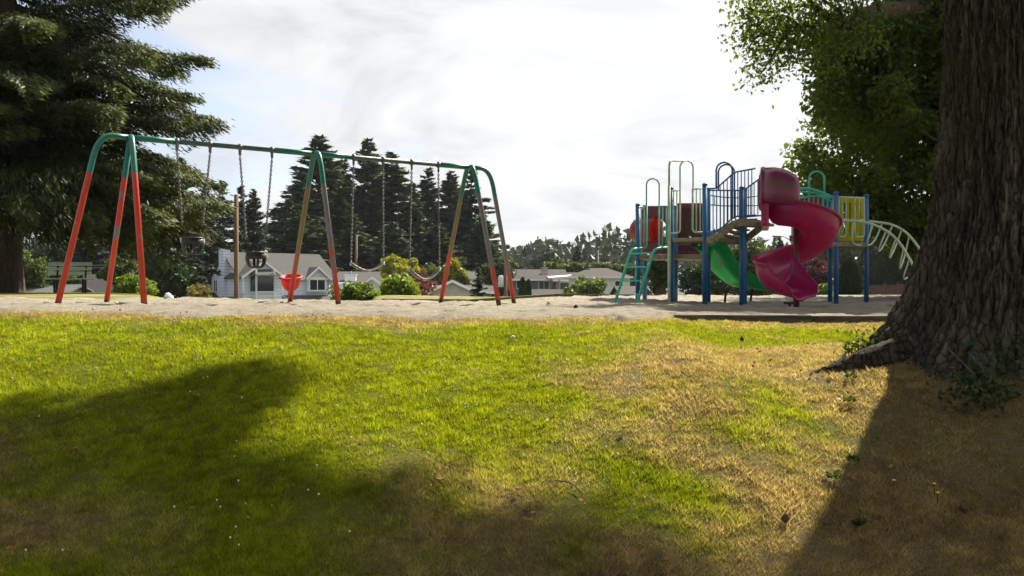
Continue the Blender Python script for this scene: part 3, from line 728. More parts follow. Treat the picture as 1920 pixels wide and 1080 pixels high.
def chain(a, b, pitch=.033):
    a, b = Vector(a), Vector(b); d = b-a; n = int(d.length/pitch); d.normalize(); mb = MB()
    s1 = d.cross(Vector((0, 1, .1))).normalized(); s2 = d.cross(s1)
    for i in range(n):
        c = a+d*((i+.5)*(b-a).length/n); s = s1 if i % 2 else s2; L, w = pitch*.80, .0155
        pts = [c+d*math.sin(2*math.pi*k/8)*L+s*math.cos(2*math.pi*k/8)*w for k in range(8)]
        mb.tube(pts, .0062, 5, closed=True)
    return mb
def hanger(p):
    mb = MB(); mb.tube([p+bd*x for x in (-.022, .022)], .052, 14)
    mb.box(p-Vector((0, 0, .075)), (.03, .05, .09)); mb.tube([p+Vector((0, 0, -.10))+pd*.03*math.cos(a)+Vector((0, 0, 1))*.035*math.sin(a) for a in np.linspace(0, 2*math.pi, 10)[:-1]], .007, 6, closed=True)
    return mb
def toddler(pl, pr, zr, zb, cpx, label):
    a, b = bar_p(pl), bar_p(pr); Y = (a.y+b.y)/2; c = at(cpx, 0, Y); c.z = zr
    t = thing('toddler_swing', (c.x, c.y, zb), label, 'swing', 'rubber bucket swings for toddlers')
    for p, s in ((a, -1), (b, 1)):
        e = c+bd*s*.145; top = e+Vector((0, 0, .21))
        k = hanger(p).build('hanger', 'chain_steel', t)
        chain(p-Vector((0, 0, .13)), top).build('chain', 'chain_steel', t)
        mb = MB(); mb.beam(top+Vector((0, 0, .02)), e-Vector((0, 0, .05)), .010, .034); mb.box(e+bd*s*.006-Vector((0, 0, .03)), (.03, .05, .07)); mb.build('hanger_strap', 'clevis', t)
    # bucket: upper band, rounded belly with leg openings
    def pt(th, v):
        k = math.cos(v*1.35)**.62 if v > 0 else 1
        return c+bd*(.155*math.cos(th)*k)+pd*(.125*math.sin(th)*k)-Vector((0, 0, .06+(zr-zb-.06)*math.sin(v*math.pi/2)**1.15 if v > 0 else 0))
    n = 48; rows = [[pt(2*math.pi*i/n, 0) for i in range(n+1)]]
    vs = np.linspace(.0001, 1, 15); V = rows + [[pt(2*math.pi*i/n, float(v)) for i in range(n+1)] for v in vs]
    mb = MB(); flat = [p for r_ in V for p in r_]; Fs = []
    for i in range(len(V)-1):
        for j in range(n):
            ang = (j+.5)/n*360; v = (i-.5)/14
            hole = any(abs((ang-c0+180) % 360-180) < hw and .16 < v < .72 for c0, hw in ((62, 22), (118, 22), (242, 24), (298, 24)))
            if not hole: Fs.append((i*(n+1)+j, i*(n+1)+j+1, (i+1)*(n+1)+j+1, (i+1)*(n+1)+j))
    mb.add(flat, Fs, True); mb.build('bucket_seat', 'rubber', t, solid=.014)
    mb = MB(); mb.tube([pt(2*math.pi*i/n, 0)+Vector((0, 0, .004)) for i in range(n)], .013, 8, closed=True); mb.build('seat_rim', 'rubber', t)
toddler(332, 394, 1.035, .80, 361, 'black bucket swing nearest the red outer legs, hanging higher than its twin')
toddler(450, 510, .84, .61, 480, 'black bucket swing hanging lower, in front of the blue house gable')
def beltswing(pl, pr, el, er, zl, zr, zb, label):
    a, b = bar_p(pl), bar_p(pr); e1 = at(el, 0, a.y); e1.z = zl; e2 = at(er, 0, b.y); e2.z = zr
    t = thing('belt_swing', tuple((e1+e2)/2-Vector((0, 0, .2))), label, 'swing', 'rubber belt swings')
    for p, e in ((a, e1), (b, e2)):
        hanger(p).build('hanger', 'chain_steel', t)
        chain(p-Vector((0, 0, .13)), e+Vector((0, 0, .04))).build('chain', 'chain_steel', t)
        mb = MB(); mb.tube([e+Vector((0, 0, .045)), e-Vector((0, 0, .02))], .012, 8); mb.box(e-Vector((0, 0, .02)), (.03, .07, .03)); mb.build('clevis', 'clevis', t)
    d = e2-e1; rows = []
    for i in range(25):
        u = i/24; s = math.sin(u*math.pi)**.85; p = e1+d*u; p.z = (e1.z+(e2.z-e1.z)*u)*(1-s)+zb*s - .0
        wd = .05+.035*min(1, 5*min(u, 1-u)); rows.append([p+pd*w*wd+Vector((0, 0, .012*w*w)) for w in (-1, -.5, 0, .5, 1)])
    mb = MB(); mb.sheet(rows); mb.build('belt_seat', 'belt_rubber', t, solid=.012)
    mb = MB()
    for w in (-1, 1): mb.tube([r_[0] if w < 0 else r_[4] for r_ in rows], .008, 6)
    mb.build('seat_edge', 'clevis', t)
beltswing(663, 718, 658, 719, .70, .72, .575, 'slack black belt swing, the left of the two at the far half of the frame')
beltswing(772, 822, 768, 824, .62, .63, .44, 'slack black belt swing hanging lower, next to the far end legs')

# red tub seat behind the middle legs
Y = 17.2; c = at(545.5, 519, Y); gz = G(c.x, Y)
t_ = thing('spinner_bowl', (c.x, Y, gz), 'bright red round tub seat seen behind the middle legs of the swing set', 'spinner seat')
mb = MB(); mb.lathe((c.x, Y, c.z), [(.02, -.285), (.09, -.275), (.15, -.22), (.185, -.12), (.198, 0), (.222, .0), (.225, -.025), (.232, -.02), (.232, .012), (.19, .018), (.178, -.11), (.14, -.20), (.08, -.25), (.0, -.26)], 32)
rt = math.radians(10); mb.v = [(a, b, c.z+(z-c.z)*math.cos(rt)+(b-Y)*math.sin(rt)*1.35) for a, b, z in mb.v]; mb.build('bowl', 'red_tub', t_)
mb = MB(); mb.tube([(c.x-.06, Y+.02, gz-.1), (c.x-.02, Y, c.z-.24)], .028, 12); mb.build('post', 'leg_olive', t_)

# litter on the sand
def litterbox(px, py, Y, L, W, H, mats, label, nm):
    X0 = (px-960)/F*Y; z0 = G(X0, Y)+.03; t = thing(nm, (X0, Y, z0), label, 'litter', rz=.15)
    for k, mt in enumerate(mats):
        mb = MB(); mb.box((L*(-.5+(k+.5)/len(mats)), 0, H*(.5+.02*k)), (L/len(mats)-.002, W, H-.004*k)); mb.build(('carton', 'carton_end')[k > 0], mt, t, local=True)
litterbox(532, 573, 13.0, .19, .10, .035, ('paper', 'paper_blue', 'paper', 'paper_red'), 'small flattened white, blue and red drink carton on the sand beside a swing leg', 'drink_carton')
for px, Y, lb in ((315, 17.3, 'crumpled white plastic bag at the rear edge of the sand, left of the pole'), (321, 17.5, 'smaller scrap of white plastic beside the crumpled bag')):
    X0 = (px-960)/F*Y; s = .085 if px < 318 else .05; mb = MB(); mb.lathe((X0, Y, G(X0, Y)+s*1.0), [(.001, -s), (s, -.4*s), (s*.9, .3*s), (s*.4, s*.8), (.001, s*.7)], 10)
    vv = np.array(mb.v); vv += (np.random.default_rng(px).random(vv.shape)-.5)*s*.5; mb.v = [tuple(p) for p in vv]; tag(mb.build('plastic_bag', 'paper'), lb, 'litter')
for px, py, lb in ((1028, 574, 'dark cone on the sand between the swings and the ladder'), (1080, 582, 'dark cone near the grass edge left of the ladder'), (1171, 573, 'small dark cone between the ladder feet')):
    Y = {574: 14.5, 582: 12.3, 573: 15.5}[py]; X0 = (px-960)/F*Y; mb = MB(); s = .035; mb.lathe((X0, Y, G(X0, Y)+.06), [(.001, -s), (s, -s*.5), (s, .1*s), (s*.5, s*.7), (.001, s)], 8)
    tag(mb.build('pine_cone', 'cone_brown'), lb, 'cone')
for px, Y, lb in ((1026, 13.4, 'yellow flower on the sand near the far swing legs'), (218, 10.6, 'yellow flower at the front sand edge under the first swing frame'), (1614, 12.6, 'yellow flower on the sand in front of the right blue posts')):
    X0 = (px-960)/F*Y; t_ = thing('dandelion', (X0, Y, G(X0, Y)), lb, 'dandelion')
    mb = MB(); mb.tube([(0, 0, 0), (0, 0, .07)], .003, 5); mb.build('stem', 'leaf_bush', t_, local=True)
    mb = MB(); mb.lathe((0, 0, .07), [(.001, -.004), (.03, .0), (.02, .012), (.001, .015)], 9); mb.build('flower', 'petal_yellow', t_, local=True)

# timber edging
def timber(a, b, h, w, label, mat='timber'):
    a, b = Vector(a), Vector(b); mb = MB(); mb.beam(a-Vector((0, 0, h/2)), b-Vector((0, 0, h/2)), w, h)
    tag(mb.build('landscape_timber', mat, bevel=.012), label, 'timber edging', 'timbers edging the sand')
timber((1.90, 10.0, -.012), (3.50, 10.02, -.016), .15, .14, 'weathered edging timber at the front of the sand, below the climbing frame', 'timber_dark')
timber((3.52, 10.03, -.024), (5.6, 10.12, -.03), .15, .14, 'edging timber half hidden in dry grass beside the big trunk', 'timber_dark')
timber(at(717, 559.5, 23.6), at(871, 560.5, 24.2), .17, .30, 'raised pale-topped timber edging the rear of the sand behind the belt swings')
for i, (p, q, lb) in enumerate((((-1.3, 24.3), (1.3, 26.4), 'low rear timber just right of the swing frame'), ((1.35, 26.4), (5.6, 27.6), 'rear timber behind the ladder and blue posts'), ((5.65, 27.6), (9.2, 27.4), 'rear timber behind the spiral slide'), ((9.25, 27.4), (14.5, 27.0), 'rear timber behind the right blue posts'))):
    timber((*p, G(*p)+.085), (*q, G(*q)+.085), .16, .14, lb, 'timber_dark')

# bench
c = Vector((-14.8, 28.6, 0)); c.z = G(c.x, c.y)
t_ = thing('park_bench', c, 'park bench with pale green slats beneath the big conifer', 'bench', rz=R(14))
for k, (y, z) in enumerate(((.20, .97), (.16, .81), (.12, .65))):
    mb = MB(); mb.box((-.05, y, z), (1.35, .035, .125), rot=Matrix.Rotation(R(-22), 3, 'X')); mb.build('back_slat', 'bench_slat', t_, local=True, bevel=.008)
for k in range(3):
    mb = MB(); mb.box((.06, -.02-.15*k, .46), (1.5, .12, .04)); mb.build('seat_slat', 'bench_slat', t_, local=True, bevel=.008)
for s in (-.42, .45):
    mb = MB(); mb.beam((s, .24, 1.0), (s, .02, .42), .05, .05); mb.beam((s, .04, .42), (s, -.38, .42), .05, .06)
    mb.beam((s, -.30, .42), (s, -.20, -.1), .06, .10); mb.beam((s, .04, .42), (s, .10, -.1), .06, .09); mb.build('leg_frame', 'bench_iron', t_, local=True)
# ================================================================== climbing frame
pf = Vector((4.0, 17.8, -.085))
cf = thing('climbing_frame', pf, 'playground climbing frame with blue posts, brown decks, ladder, arches and a curved rung climber', 'climbing frame')
def post(px, topy, Y, name='post'):
    p = at(px, topy, Y); mb = MB(); r = .052
    mb.tube([(p.x, p.y, G(p.x, p.y)-.3), (p.x, p.y, p.z-.05)], r, 18)
    mb.lathe((p.x, p.y, p.z-.05), [(r, 0), (r+.006, .0), (r+.006, .015), (r*.9, .035), (r*.5, .048), (.001, .052)], 18)
    mb.build(name, 'post_blue', cf); return p
PO = [(1196, 381, 18.95), (1209, 384, 20.1), (1258.5, 350, 18.35), (1266.5, 385, 19.5), (1321.5, 343, 17.8), (1328, 352, 18.9), (1391, 349, 17.3), (1396, 352, 18.4), (1556.5, 371, 19.2), (1567.5, 359, 18.1), (1624.5, 364, 18.5), (1502, 368, 20.2)]
for p in PO: post(*p)
def deck(pts, th=.07, name='deck'):
    mb = MB(); mb.prism([p for p in pts], (0, 0, -th)); mb.build(name, 'deck', cf, bevel=.008)
def q(px, py, Y): return at(px, py, Y)
def at_z(px, z, Y): p = at(px, 0, Y); p.z = z; return p
zl, zm, zh, zr_ = 1.03, 1.36, 1.66, 1.36
deck([at_z(1198, zl, 18.85), at_z(1322, zl-.002, 18.1), at_z(1331, zl-.002, 20.0), at_z(1212, zl, 20.1)], .085)
deck([at_z(1261, zm, 18.25), at_z(1320, zm, 17.75), at_z(1326, zm, 18.9), at_z(1266, zm, 19.4)], .085)
deck([at_z(1562, 1.27, 18.0), at_z(1628, 1.27, 18.4), at_z(1622, 1.27, 19.5), at_z(1556, 1.27, 19.2)], .09)
# stair and bridge up to the spiral slide: near stringer rises early, far one late
def stringer(pts, Y0, Y1, w=.05, h=.14):
    mb = MB(); n = len(pts)
    for i in range(n-1):
        Ya = Y0+(Y1-Y0)*i/(n-1); Yb = Y0+(Y1-Y0)*(i+1)/(n-1)
        mb.beam(at(*pts[i], Ya), at(*pts[i+1], Yb), w, h)
    mb.build('stringer', 'deck', cf, bevel=.006)
stringer([(1326, 451), (1340, 449), (1378, 418), (1420, 416)], 17.6, 16.9)
stringer([(1332, 452), (1394, 452), (1428, 425), (1440, 424)], 18.7, 18.0)
for k in range(5):
    u = k/4; a = q(1340+38*u, 447-31*u, 17.45-.2*u); b = a.copy(); b += Vector((.62, 1.05, -.02))
    mb = MB(); mb.beam(a, b, .17, .03); mb.build('tread', 'deck', cf)
deck([at_z(1378, zh-.02, 17.2), at_z(1424, zh-.02, 16.75), at_z(1452, zh-.02, 17.9), at_z(1410, zh-.02, 18.3)], .05)
def rail(path, Y0, Y1, mat, r=.017, rad=.08, name='handrail', par=None):
    n = len(path); L = [0]
    for i in range(1, n): L.append(L[-1]+math.hypot(path[i][0]-path[i-1][0], path[i][1]-path[i-1][1]))
    mb = MB(); mb.tube(rnd_path([at(*p, Y0+(Y1-Y0)*l/L[-1]) for p, l in zip(path, L)], rad, 6), r, 9)
    return mb.build(name, mat, par or cf)
def yint(path, x):
    for (x1, y1), (x2, y2) in zip(path, path[1:]):
        if x1 <= x <= x2: return y1+(y2-y1)*(x-x1)/(x2-x1)
    return path[-1][1]
def balus(top, bot, xs, Y0, Y1, mat, name='baluster_panel', r=.011):
    x0, x1 = top[0][0], top[-1][0]; fr = [tuple(at(*p, Y0+(Y1-Y0)*(p[0]-x0)/(x1-x0))) for p in top]
    mb = MB(); mb.tube(rnd_path([at(*p, Y0+(Y1-Y0)*(p[0]-x0)/(x1-x0)) for p in top], .08), .017, 9)
    mb.tube(rnd_path([at(*p, Y0+(Y1-Y0)*(p[0]-x0)/(x1-x0)) for p in bot], .08), .017, 9)
    for x in xs:
        Y = Y0+(Y1-Y0)*(x-x0)/(x1-x0); mb.tube([at(x, yint(top, x), Y), at(x, yint(bot, x), Y)], r, 7)
    mb.build(name, mat, cf)
xs = [1330.5+6.6*k for k in range(13)]
balus([(1325, 353.5), (1343, 353.5), (1377, 323), (1416, 316)], [(1325, 436.5), (1343, 436.5), (1377, 406), (1418, 403.5)], xs, 17.65, 16.9, 'rail_blue')
balus([(1331, 357), (1394, 357), (1430, 331), (1440, 329)], [(1331, 438), (1394, 407), (1430, 404), (1440, 403)], [1337+7*k for k in range(13)], 18.8, 17.9, 'rail_blue')
# arched grab rails
def arch(x1, x2, ytop, yb1, yb2, Y, mat, r=.017, name='arch_rail', Y2=None):
    w = (x2-x1)/2; Y2 = Y2 or Y; pts = [at(x1, yb1, Y)]
    for k in range(13):
        a = math.pi*k/12; u = (1-math.cos(a))/2; pts.append(at(x1+2*w*u, ytop+w-w*math.sin(a), Y+(Y2-Y)*u))
    pts.append(at(x2, yb2, Y2)); mb = MB(); mb.tube(pts, r, 9); mb.build(name, mat, cf)
arch(1343, 1373, 304.5, 353, 410, 17.35, 'rail_blue', .019)
arch(1347, 1377, 308.5, 356, 410, 18.3, 'rail_blue', .019)
arch(1212, 1236, 335, 388, 388, 18.8, 'rail_teal')
arch(1275, 1299.5, 301.5, 385, 385, 18.15, 'rail_cream')
arch(1517, 1545.5, 321.5, 401, 401, 19.3, 'rail_green', .022)
def upanel(x_in, x_out, yt, yb, Y, mat, nb, yt2=None, par=None):
    """half-panel beside an opening: one side bent round at the bottom"""
    pts = rnd_path([at(x_out, yt2 or yt, Y), at(x_in, yt, Y), at(x_in, yb, Y), at(x_out, yb, Y)], .001, 1)
    pts = rnd_path([at(x_in, yt-2, Y), at(x_in, yb, Y), at(x_out, yb, Y)], .09, 6)
    mb = MB(); mb.tube(pts, .019, 9); mb.tube([at(x_in, yt, Y), at(x_out, yt2 or yt, Y)], .016, 9)
    for k in range(nb):
        x = x_in+(x_out-x_in)*(k+1)/(nb+1); mb.tube([at(x, yt, Y), at(x, yb, Y)], .013, 8)
    mb.build('entry_panel', mat, cf)
upanel(1212.5, 1197, 388, 466, 18.8, 'rail_teal', 2, 390)
upanel(1235.5, 1256, 387, 464, 18.5, 'rail_teal', 2, 386)
upanel(1275, 1257, 357, 437, 18.2, 'rail_cream', 2, 358)
upanel(1298.5, 1320, 355, 435.5, 17.95, 'rail_cream', 2, 353)
# fireman pole curving back over the deck
fp = at(1254.5, 576, 17.2); gz = G(fp.x, fp.y)
mb = MB(); mb.tube(rnd_path([Vector((fp.x, fp.y, 2.2)), at(1254.5, 301, 17.2), at(1287, 302, 18.1)], .17, 10), .021, 10); mb.build('fire_pole', 'rail_cream', cf)
mb = MB(); mb.tube([Vector((fp.x, fp.y, gz-.2)), Vector((fp.x, fp.y, at(0, 350, 17.2).z))], .029, 12); mb.build('fire_pole_sleeve', 'rail_cream', cf)
# maroon walls, one with a tunnel and clear red dome
mb = MB(); mb.prism(rnd_path([at(1270, 478, 20.0), at(1270, 388, 20.0), at(1274, 384, 20.0), at(1312, 384, 19.7), at(1317, 388, 19.7), at(1317, 478, 19.7)], .05, 4), (.02, .06, 0)); mb.build('wall_panel', 'maroon_dull', cf, bevel=.01)
mb = MB()
for a, b in (((1270, 386), (1317, 386)), ((1270, 476), (1317, 476))): mb = MB(); mb.beam(at(*a, 19.93), at(*b, 19.63), .06, .13); mb.build('panel_border', 'maroon_panel', cf, bevel=.02)
bc = at(1232, 431, 19.6); rb = .285
ring = []; nn = 28; Yp = lambda x: 20.0-.35*(x-1202)/60
outer = []
for k in range(nn):
    a = 2*math.pi*k/nn; ca, sa = math.cos(a), math.sin(a); m_ = max(abs(ca)/1.0, abs(sa)/1.0)
    ox, oz = 1231.5+29.5*ca/m_, 431+45*sa/m_*(-1); outer.append(at(ox, oz, Yp(ox)))
    ix, iz = 1231.5+20*ca, 431-20*sa*1.1; ring.append(at(ix, iz, Yp(ix)))
V = outer+ring+[p+Vector((0, .06, 0)) for p in outer]+[p+Vector((0, .06, 0)) for p in ring]; Fs = []
for k in range(nn):
    j = (k+1) % nn; Fs += [(k, j, nn+j, nn+k), (2*nn+j, 2*nn+k, 3*nn+k, 3*nn+j), (nn+k, nn+j, 3*nn+j, 3*nn+k), (k, 2*nn+k, 2*nn+j, j)]
mb = MB(); mb.add(V, Fs); mb.build('tunnel_panel', 'maroon_panel', cf)
# tunnel axis runs away to the left behind the panel
ax = Vector((-.80, .60, 0)).normalized(); c0 = at(1233, 431, 19.85); sd_ = ax.cross(Vector((0, 0, 1))); rows = []
for d_, rr_ in [(0, .30), (.10, .30), (.25, .30), (.40, .30)]+[(.40+.30*math.sin(a), .30*math.cos(a)) for a in np.linspace(.1, math.pi/2-.02, 9)]:
    c = c0+ax*d_; rows.append([c+(sd_*math.cos(2*math.pi*k/28)+Vector((0, 0, 1))*math.sin(2*math.pi*k/28))*rr_ for k in range(29)])
mb = MB(); mb.sheet(rows); mb.build('bubble_window', 'bubble', cf, solid=.01)
# ladder
lb_ = []
for (fx, fy, fY), (tx, ty), (ex, ey), Yt in (((1149, 572, 17.9), (1184, 467), (1204, 466), 18.5), ((1189, 573, 17.6), (1227, 467), (1250, 464), 18.25)):
    a = at(fx, fy, fY); a.z = G(a.x, a.y)-.1; mb = MB(); path = rnd_path([a, at(tx, ty, Yt), at(ex, ey, Yt+.2)], .12, 8)
    mb.tube(path, .030, 12); lb_.append((a, at(tx, ty, Yt))); mb.build('ladder_rail', 'rail_green', cf)
for py in (474, 500.5, 526.5, 552.5):
    pp = []
    for a, b in lb_:
        za = CZ-(py-540)/F*18.0; u = (za-a.z)/(b.z-a.z); pp.append(a.lerp(b, min(u, 1)))
    mb = MB(); mb.beam(pp[0], pp[1], .075, .028); mb.build('rung', 'rail_green', cf, bevel=.006)
mb = MB(); mb.tube([at(1190, 490, 18.6), at(1193, 508, 18.6), at(1190, 526, 17.9)], .015, 8); mb.build('brace', 'rail_green', cf)
# rear deck walls and green arched bridge rails
balus([(1328, 366), (1360, 370), (1395, 371), (1430, 366)], [(1328, 384), (1360, 386), (1395, 386), (1430, 384)], [1340], 20.6, 20.6, 'rail_green', 'rear_rail')
def slotpanel(x0, x1, y0, y1, Y0, Y1, mat, slots, bar, name):
    mb = MB(); xs_ = [x0]+[s for sl in slots for s in sl]+[x1]; Yx = lambda x: Y0+(Y1-Y0)*(x-x0)/(x1-x0)
    for i in range(0, len(xs_), 2):
        mb.prism([at(xs_[i], y1-bar, Yx(xs_[i])), at(xs_[i+1], y1-bar, Yx(xs_[i+1])), at(xs_[i+1], y0+bar, Yx(xs_[i+1])), at(xs_[i], y0+bar, Yx(xs_[i]))], (0, .04, 0))
    for ya, yb in ((y0, y0+bar), (y1-bar, y1)):
        mb.prism([at(x0, yb, Y0), at(x1, yb, Y1), at(x1, ya, Y1), at(x0, ya, Y0)], (0, .05, 0))
    mb.build(name, mat, cf, bevel=.008)
slotpanel(1500, 1545, 371, 440, 20.1, 20.1, 'maroon_panel', [(1506, 1510), (1522, 1526), (1532, 1536)], 10, 'wall_panel')
slotpanel(1559, 1621, 370, 452, 19.5, 19.1, 'yellow_panel', [(1570, 1574), (1582, 1586), (1593, 1596), (1603, 1606), (1612, 1615)], 10, 'wall_panel')
rail([(1498, 354), (1520, 353), (1545, 362), (1566, 372)], 18.9, 18.2, 'rail_green', .027, .3)
rail([(1495, 360), (1520, 360), (1545, 367), (1557, 372)], 19.6, 19.2, 'rail_green', .022, .3)
balus([(1498, 372), (1520, 368), (1540, 368), (1560, 378)], [(1498, 432), (1520, 425), (1540, 425), (1560, 432)], [1500+8.5*k for k in range(8)], 19.3, 18.6, 'rail_teal', 'bridge_rail')
deck([at_z(1480, 1.45, 18.6), at_z(1560, 1.30, 18.3), at_z(1556, 1.30, 19.4), at_z(1480, 1.45, 19.8)], .06, 'bridge_deck')
# pale frames in front of the yellow wall, and the curved rung climber
for x0, x1 in ((1572.5, 1586), (1603, 1620.5)):
    mb = MB(); mb.tube(rnd_path([at(x0, 369, 18.1), at(x0, 444, 18.1), at(x1, 444, 18.2), at(x1, 369, 18.2)], .08, 5), .015, 8); mb.tube([at((x0+x1)/2, 369, 18.15), at((x0+x1)/2, 444, 18.15)], .012, 8); mb.build('entry_panel', 'rail_cream', cf)
mb = MB(); mb.tube([at(1571, 369, 18.1), at(1621, 371, 18.35)], .016, 8); mb.build('handrail', 'rail_mint', cf)
nearp = [(1572, 413.5), (1590, 414), (1614, 415.5), (1634, 420), (1655, 429), (1674, 442), (1690, 460), (1701, 478), (1709, 492), (1716, 508), (1722, 530), (1726, 556)]
farp = [(1610, 413), (1640, 416), (1667, 420), (1685, 427), (1702, 439), (1718, 458), (1731, 478), (1742, 500), (1750, 528), (1754, 552)]
Yn = lambda i, n: 18.0-.9*i/(n-1)
def spath(P, off):
    return crom([at(x, y, 18.0-1.0*i/(len(P)-1)+off) for i, (x, y) in enumerate(P)], 6)
nb_, fb_ = spath(nearp, 0), spath(farp, .75)
for pth in (nb_, fb_):
    mb = MB(); mb.tube(pth, .026, 12); mb.build('climber_rail', 'rail_mint', cf)
for fn, ff, (bx, by) in ((.14, .10, (1612, 455)), (.30, .18, (1632, 455)), (.40, .27, (1652, 465)), (.49, .38, (1672, 476)), (.58, .48, (1691, 494)), (.69, .62, (1702, 516)), (.80, .76, (1712, 540))):
    a, b = nb_[int(fn*(len(nb_)-1))], fb_[int(ff*(len(fb_)-1))]; c = at(bx, by, (a.y+b.y)/2); sag = c-(a+b)/2
    mb = MB(); mb.tube(crom([a, a.lerp(b, .02)+sag*.75, a.lerp(b, .28)+sag*1.08, a.lerp(b, .72)+sag*1.08, a.lerp(b, .98)+sag*.75, b], 7), .0165, 9); mb.build('rung', 'rail_mint', cf)
# straight green slide seen from below
ctr = crom([at(1318, 461, 18.6), at(1338, 480, 18.9), at(1357, 510, 19.3), at(1382, 531, 19.7), at(1412, 541, 20.2), at(1448, 544, 20.8)], 8)
rows = []
for i, p in enumerate(ctr):
    w = Vector((-.755, .655, 0)); up = Vector((0, 0, 1))
    prof = [(-.36, .23), (-.34, .20), (-.31, .05), (-.25, 0), (-.08, .0), (0, .02), (.08, 0), (.25, 0), (.31, .05), (.34, .20), (.36, .23)]
    rows.append([p+w*a*.95+up*b*(1.0) for a, b in prof])
sl = thing('straight_slide', (ctr[0].x, ctr[0].y, -.05), 'green plastic slide running down from the blue post deck to the right', 'slide')
mb = MB(); mb.sheet(rows); mb.build('chute', 'slide_green', sl, solid=.02)
for px, Y, ty in ((1357.5, 19.4, 540), (1406, 20.1, 541)):
    p = at(px, ty, Y); mb = MB(); mb.tube([(p.x, p.y, G(p.x, p.y)-.1), (p.x+.05, p.y, p.z)], .028, 9); mb.build('support_leg', 'dark_steel', sl)

# ================================================================== spiral slide
CX, CY = 5.30, 15.9
sp = thing('spiral_slide', (CX, CY, G(CX, CY)), 'magenta plastic spiral slide with a faded hood on top', 'slide')
def floorz(d): return float(np.interp(d, [205, 240, 270, 300, 360, 450, 500, 540, 570], [1.46, 1.42, 1.35, 1.24, 1.0, .64, .43, .27, .20]))
prof = [(.07, .30), (.09, .28), (.11, .14), (.17, .045), (.30, -.0), (.46, .0), (.58, .035), (.67, .12), (.725, .24), (.745, .34), (.75, .405), (.785, .42), (.79, .39)]
rows = []; rims = []
for d_ in list(range(206, 573, 6)):
    a = R(d_); e = Vector((math.cos(a), math.sin(a), 0)); fz = floorz(d_); hs = 1.08+.16*sst(440, 545, d_); bk = .30*sst(470, 570, d_)
    rows.append([Vector((CX, CY, fz))+e*r+Vector((0, 0, z*hs+bk*max(0, 1-r/.5)**.8)) for r, z in prof])
a = R(570); e = Vector((math.cos(a), math.sin(a), 0)); tg = Vector((-math.sin(a), math.cos(a), 0))
for k in range(1, 10):
    u = k/9; fz = .20-.09*u**.7; hs = 1.24*(1-.6*u**1.1)
    rr0 = []
    for r, z in prof[:12] + [prof[12]]:
        r2 = r+(.09*u if r < .2 else 0)*-1 + (.0 if r < .6 else -.04*u)
        zz_ = z*hs if r > .4 else z*(1.4-.8*u)+.30*(1-.75*u)*max(0, 1-r/.5)**.8
        rr0.append(Vector((CX, CY, fz))+e*r2+Vector((0, 0, zz_))+tg*.46*u)
    rows.append(rr0)
rows.append([p+tg*.035-Vector((0, 0, .03)) for p in rows[-1]])
mb = MB(); mb.sheet(rows); mb.build('chute', 'slide_purple', sp, solid=.016)
mb = MB(); mb.tube([r_[11]+Vector((0, 0, .0)) for r_ in rows[:-1]]+[rows[-1][j] for j in range(10, 1, -1)]+[r_[0] for r_ in rows[::-1][1:9]], .017, 8); mb.build('rim', 'slide_purple', sp)
mb = MB(); mb.tube([(CX, CY, G(CX, CY)-.2), (CX, CY, 1.8)], .055, 14); mb.build('centre_pole', 'maroon_panel', sp)
mb = MB(); p = at(1481, 560, 15.35); mb.tube([(p.x, p.y, G(p.x, p.y)-.1), (p.x, p.y, .05)], .022, 9); mb.box((p.x, p.y, .03), (.16, .2, .05)); mb.build('support_leg', 'dark_steel', sp)
# hood: lofted rounded box over the start of the chute
hrows = []
def hood_sec(x, y0, y1, z0, z1, rc):
    pts = []; w, h = (y1-y0)/2, (z1-z0)/2; cy_, cz_ = (y0+y1)/2, (z0+z1)/2
    for k in range(33):
        a = 2*math.pi*k/32; c_, s_ = math.cos(a), math.sin(a); n_ = 5.0
        m_ = (abs(c_)**n_+abs(s_)**n_)**(-1/n_); pts.append(Vector((x, cy_+w*c_*m_, cz_+h*s_*m_)))
    return pts
S = [(4.40, 15.20, 16.45, 1.79, 2.44), (4.42, 15.13, 16.52, 1.765, 2.49), (4.49, 15.13, 16.52, 1.765, 2.50), (4.505, 15.16, 16.49, 1.775, 2.485), (4.7, 15.15, 16.46, 1.77, 2.49), (4.85, 15.145, 16.4, 1.75, 2.46), (4.97, 15.14, 16.3, 1.73, 2.41), (5.07, 15.15, 16.2, 1.715, 2.35), (5.13, 15.2, 16.1, 1.71, 2.28), (5.155, 15.3, 16.0, 1.74, 2.15)]
mb = MB(); V = [hood_sec(x, a, b, c_, d_, 0) for x, a, b, c_, d_ in S]
V = [[p+Vector(((p.y-15.13)*.30*max(0, 1-i/8), 0, 0)) for p in r_] for i, r_ in enumerate(V)]; mb.sheet(V); n_ = 33
mb.add(V[-1], [tuple(range(32))], True); mb.build('hood', 'slide_hood', sp)
# entry collar between deck and chute
mb = MB(); mb.prism([(4.42, 15.14, 1.40), (4.56, 15.14, 1.40), (4.95, 16.45, 1.40), (4.80, 16.45, 1.40)], (0, 0, .42)); mb.build('entry_collar', 'slide_purple', sp, bevel=.04)
mb = MB(); mb.beam((4.50, 15.17, 1.50), (4.42, 15.2, 1.86), .10, .06); mb.build('entry_flange', 'slide_purple', sp, bevel=.02)
